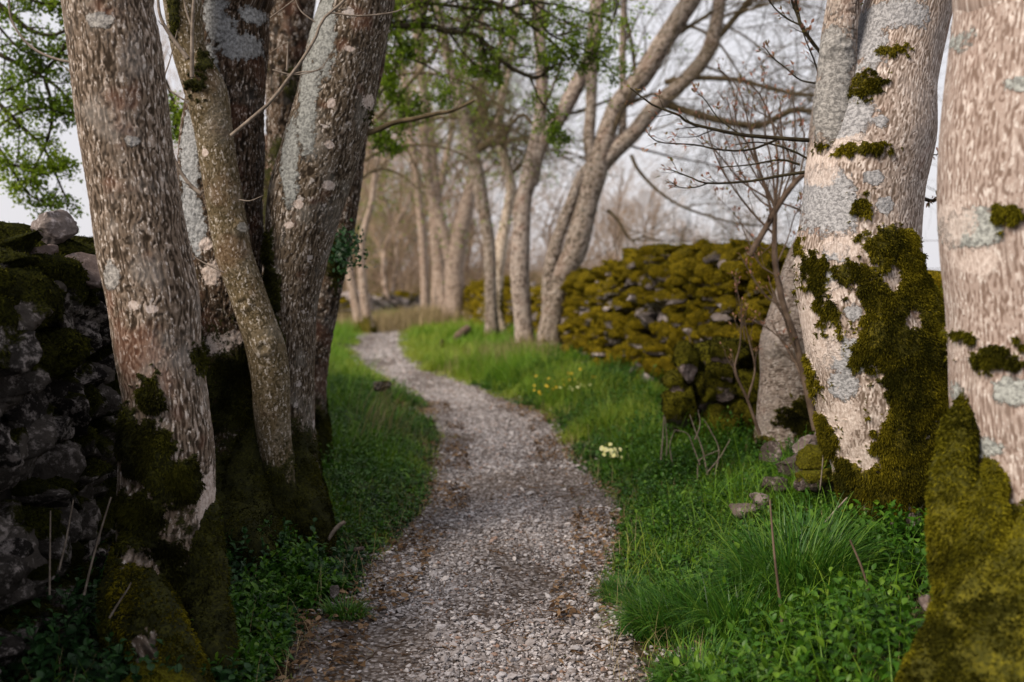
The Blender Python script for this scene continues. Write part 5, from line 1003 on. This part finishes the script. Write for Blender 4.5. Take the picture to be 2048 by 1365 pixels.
# mossy rubble stump in front of the right wall
q = P(1440, 800, 8.6); root = empty('wall_rubble', (q[0], 8.6, .2), 'dark leaning heap of mossy rubble, like a stump, in front of the right wall', 'rubble heap'); A = Acc(); r = R_(820)
cen = []; sz = []
for (u, v, w_, h_) in [(u_ + dx_, v_ + dy_, w0_ * .62, h0_ * .7) for (u_, v_, w0_, h0_) in [(1400, 880, 150, 90), (1440, 870, 190, 100), (1480, 870, 150, 100), (1385, 830, 110, 80), (1430, 815, 160, 90), (1480, 815, 140, 90), (1378, 775, 80, 60), (1420, 760, 130, 80), (1470, 765, 140, 90), (1510, 790, 110, 90), (1440, 722, 130, 44), (1400, 735, 80, 44), (1480, 712, 110, 50), (1505, 735, 100, 70)] for dx_, dy_ in ((-28, -10), (26, 12), (4, 30))]:
    cen.append(P(u + r.normal() * 6, v, 8.5 + r.uniform(-.12, .25))); sz.append((w_ / FPX * 8.6 * .95, .34, h_ / FPX * 8.6 * 1.25))
V, F, mo, rn = place_stones(np.array(cen), np.full(len(cen), -.3), np.array(sz), SH_HI, SF_HI, lambda V, nz, rn: .75 + .4 * nz + (fbm(V * 3, 78) - .5) * 1.0, tilt=.45, lump=.02)
mesh('rubble_stones', V.reshape(-1, 3), F, M['stone_loose'], root, attrs={'moss': mo, 'rnd': rn})
r_ = fuzz(V.reshape(-1, 3), F, mo, 26000, .01, .026, .007, .5); A.add(r_[0], r_[1], tint=np.clip(r_[2] - .2, 0, 1)); tag(A.make('moss', M['moss_blade_dark'], root), kind='stuff')
# fallen log and short stub on the far verge
def log(label, pts, Y, mat, seed):
    p = np.array(pts, float); c = P(p[:, 0], p[:, 1], Y); t = empty('fallen_branch', (c[0][0], c[0][1], float(hz(c[0][0], c[0][1]))), label, 'fallen branch')
    a, b = poly(pts, Y, None, 16); A = Acc(); A.add(*tubes(a, b, 12)); A.make('wood', M[mat], t)
    mesh('cut_end', tubes(a[:, -2:], b[:, -2:] * np.array([1, .02]), 12)[0] + 0, [gridfaces(1, 2, 12)], M['twig_grey'], t)
log('short dark log lying tilted in the far right verge grass', [(905, 684, 16), (918, 672, 18), (936, 657, 17)], [21, 21, 21.2], 'twig_brown', 1)
log('small broken stub sticking out of the far right verge grass', [(882, 695, 8), (884, 686, 9), (886, 680, 8)], 19.5, 'twig_dark', 2)
log('pale crooked dead root lying on the left bank above the gravel', [(655, 1082, 7), (668, 1062, 8), (678, 1052, 9), (690, 1044, 8)], 5.75, 'twig_grey', 3)
log('thin brown stick lying at the bottom edge of the gravel', [(725, 1358, 8), (745, 1360, 9), (765, 1364, 8)], 4.22, 'twig_grey', 4)
# dry stems
def stem(label, specs, Y, mat='twig_grey', group='dead plant stems'):
    Yb = Y; b = P(specs[0][0][0][0], specs[0][0][0][1], Yb); t = empty('dead_stem', (b[0], Yb, float(b[2])), label, 'dead stem', group); A = Acc()
    for pts, wd in specs: a, b = poly(pts, Yb, wd, 14); A.add(*tubes(a, b, 5))
    A.make('stem', M[mat], t)
stem('straight thin dry stem leaning right in the dark herbs left of the furrowed trunk', [([(168, 1190), (185, 1120), (205, 1050), (222, 995)], (6, 3))], 3.95)
stem('short upright dry stem, leftmost of the dead stems in the dark herbs', [([(99, 1190), (100, 1100), (101, 1022)], (5, 2.5))], 3.9)
stem('middle dry stem between two others in front of the left wall', [([(118, 1140), (132, 1080), (147, 1000)], (5, 2.5))], 3.9)
stem('pale bent stalk leaning over the moss patch at the foot of the furrowed trunk', [([(219, 1236), (238, 1205), (255, 1180), (262, 1165)], (5, 2))], 3.7)
stem('tall brown knobbly dead stem rising through the grass tussock on the right', [([(1570, 1320), (1562, 1220), (1550, 1120), (1543, 1040), (1540, 1000)], (7, 3.5))], 4.1, 'twig_brown')
stem('leaning brown dead stem right of the tall knobbly one', [([(1755, 1290), (1745, 1210), (1725, 1140), (1700, 1080)], (7, 4))], 4.1, 'twig_brown')
stem('straight straw coloured stalk leaning toward the mossy trunk foot', [([(1650, 1045), (1672, 1020), (1695, 995)], (5, 3))], 5.0)
stem('thin pale stalk standing in front of the mossy boulder beside the trunk', [([(1640, 980), (1645, 930), (1648, 870)], (3, 2))], 5.6)
stem('tangle of pale bare stalks standing in the herbs below the mossy rubble', [([(1415, 950), (1405, 900), (1390, 860), (1380, 830)], (4, 2)), ([(1400, 930), (1385, 890), (1375, 868), (1350, 860)], (3, 1.5)), ([(1415, 945), (1440, 915), (1460, 880)], (3, 1.5)), ([(1430, 950), (1438, 900), (1420, 860), (1408, 840)], (3, 1.5)), ([(1390, 880), (1400, 850), (1396, 820)], (3, 1.2)), ([(1395, 960), (1400, 920), (1440, 900)], (3, 1.2))], 7.2)
stem('short straw stalks standing upright at the verge left of the pale tangle', [([(1322, 920), (1326, 870), (1328, 830)], (4, 2)), ([(1332, 930), (1334, 880), (1330, 835)], (3, 2)), ([(1345, 930), (1340, 890), (1350, 860)], (3, 1.5))], 7.6)
stem('slim reddish dead stalk standing alone before the mossy wall', [([(1386, 740), (1382, 690), (1376, 660)], (5, 2))], 10.0, 'twig_brown')
# barbed wire fence in the field, seen between the two right trunks
f = empty('wire_fence', (4.6, 10.5, -.2), 'barbed wire fence seen between the two biggest right trunks', 'wire fence'); A = Acc(); r = R_(840)
for zz in (1.36, 1.62, 1.88):
    xs = np.linspace(2.9, 7.5, 60); c = np.stack([xs, 10.2 + 0 * xs + .12 * xs, zz - .03 * np.sin((xs - 2.9) * 1.7) ** 2 - .02 * xs], -1)
    A.add(*tubes(c[None], np.full((1, 60), .0022), 4))
    xb = np.arange(3.0, 7.4, .11); b = np.stack([xb, 10.2 + .12 * xb, np.interp(xb, xs, c[:, 2])], -1); d = rndvec(len(b), r)
    A.add(*tubes(np.stack([b - d * .014, b, b + d * .014], 1), np.full((len(b), 3), .0018), 3))
A.make('wire', M['twig_brown'], f)
for x in (3.0, 7.4):
    y = 10.2 + .12 * x; zb = float(hz(x, y)); A = Acc(); A.add(*tubes(np.array([[(x, y, zb - .2), (x, y, zb + .6), (x + .01, y, 1.95), (x + .01, y, 1.97)]]), np.array([[.05, .05, .048, .001]]), 10)); A.make('post', M['twig_brown'], f)
# grass growing on top of the low stretch of the right wall, and moss sprigs
r = R_(850); n_ = 2600; s = r.uniform(5.0, 8.2, n_); x = np.interp(s, WR[:, 1], WR[:, 0]) + r.normal(size=n_) * .16; z = np.interp(s, WR[:, 1], WR[:, 2]) - .03
V, F = blades(np.stack([x, s, z], -1), r.uniform(.05, .16, n_), np.full(n_, .005), None, r.uniform(.2, 1.2, n_), r, n=4); A = Acc(); A.add(V, F, tint=np.repeat(np.clip(r.normal(.55, .2, n_), 0, 1), 8)); tag(A.make('wall_top_grass', M['grass']), kind='stuff')

# two stones that stand out on the left wall's top
for (u, v, Y, size, mb, sd_, dzz, lb, mt) in [(104, 458, 4.9, (.17, .2, .15), -.6, 861, .5, 'pale pointed stone spotted with white lichen', 'stone_right'), (150, 535, 4.75, (.30, .3, .17), -.3, 862, -.15, 'big smooth dark flat stone', 'stone_loose'), (60, 520, 4.7, (.2, .3, .15), -.2, 863, .1, None, 'stone_loose')]:
    r = R_(sd_); p = P(u, v, Y); sh, f_ = stone_shapes(14, 1, .5, .4, r); v_ = sh[0] * np.array(size) * .5
    v_ = np.stack([v_[:, 0] * math.cos(dzz) - v_[:, 2] * math.sin(dzz), v_[:, 1], v_[:, 0] * math.sin(dzz) + v_[:, 2] * math.cos(dzz)], -1) + p
    q = mesh('coping_stone', v_, f_, M[mt], lw, attrs={'moss': mb + (fbm(v_ * 4, sd_) - .5) * .6, 'rnd': np.full(len(v_), .6)})
    if lb: q['label'] = lb
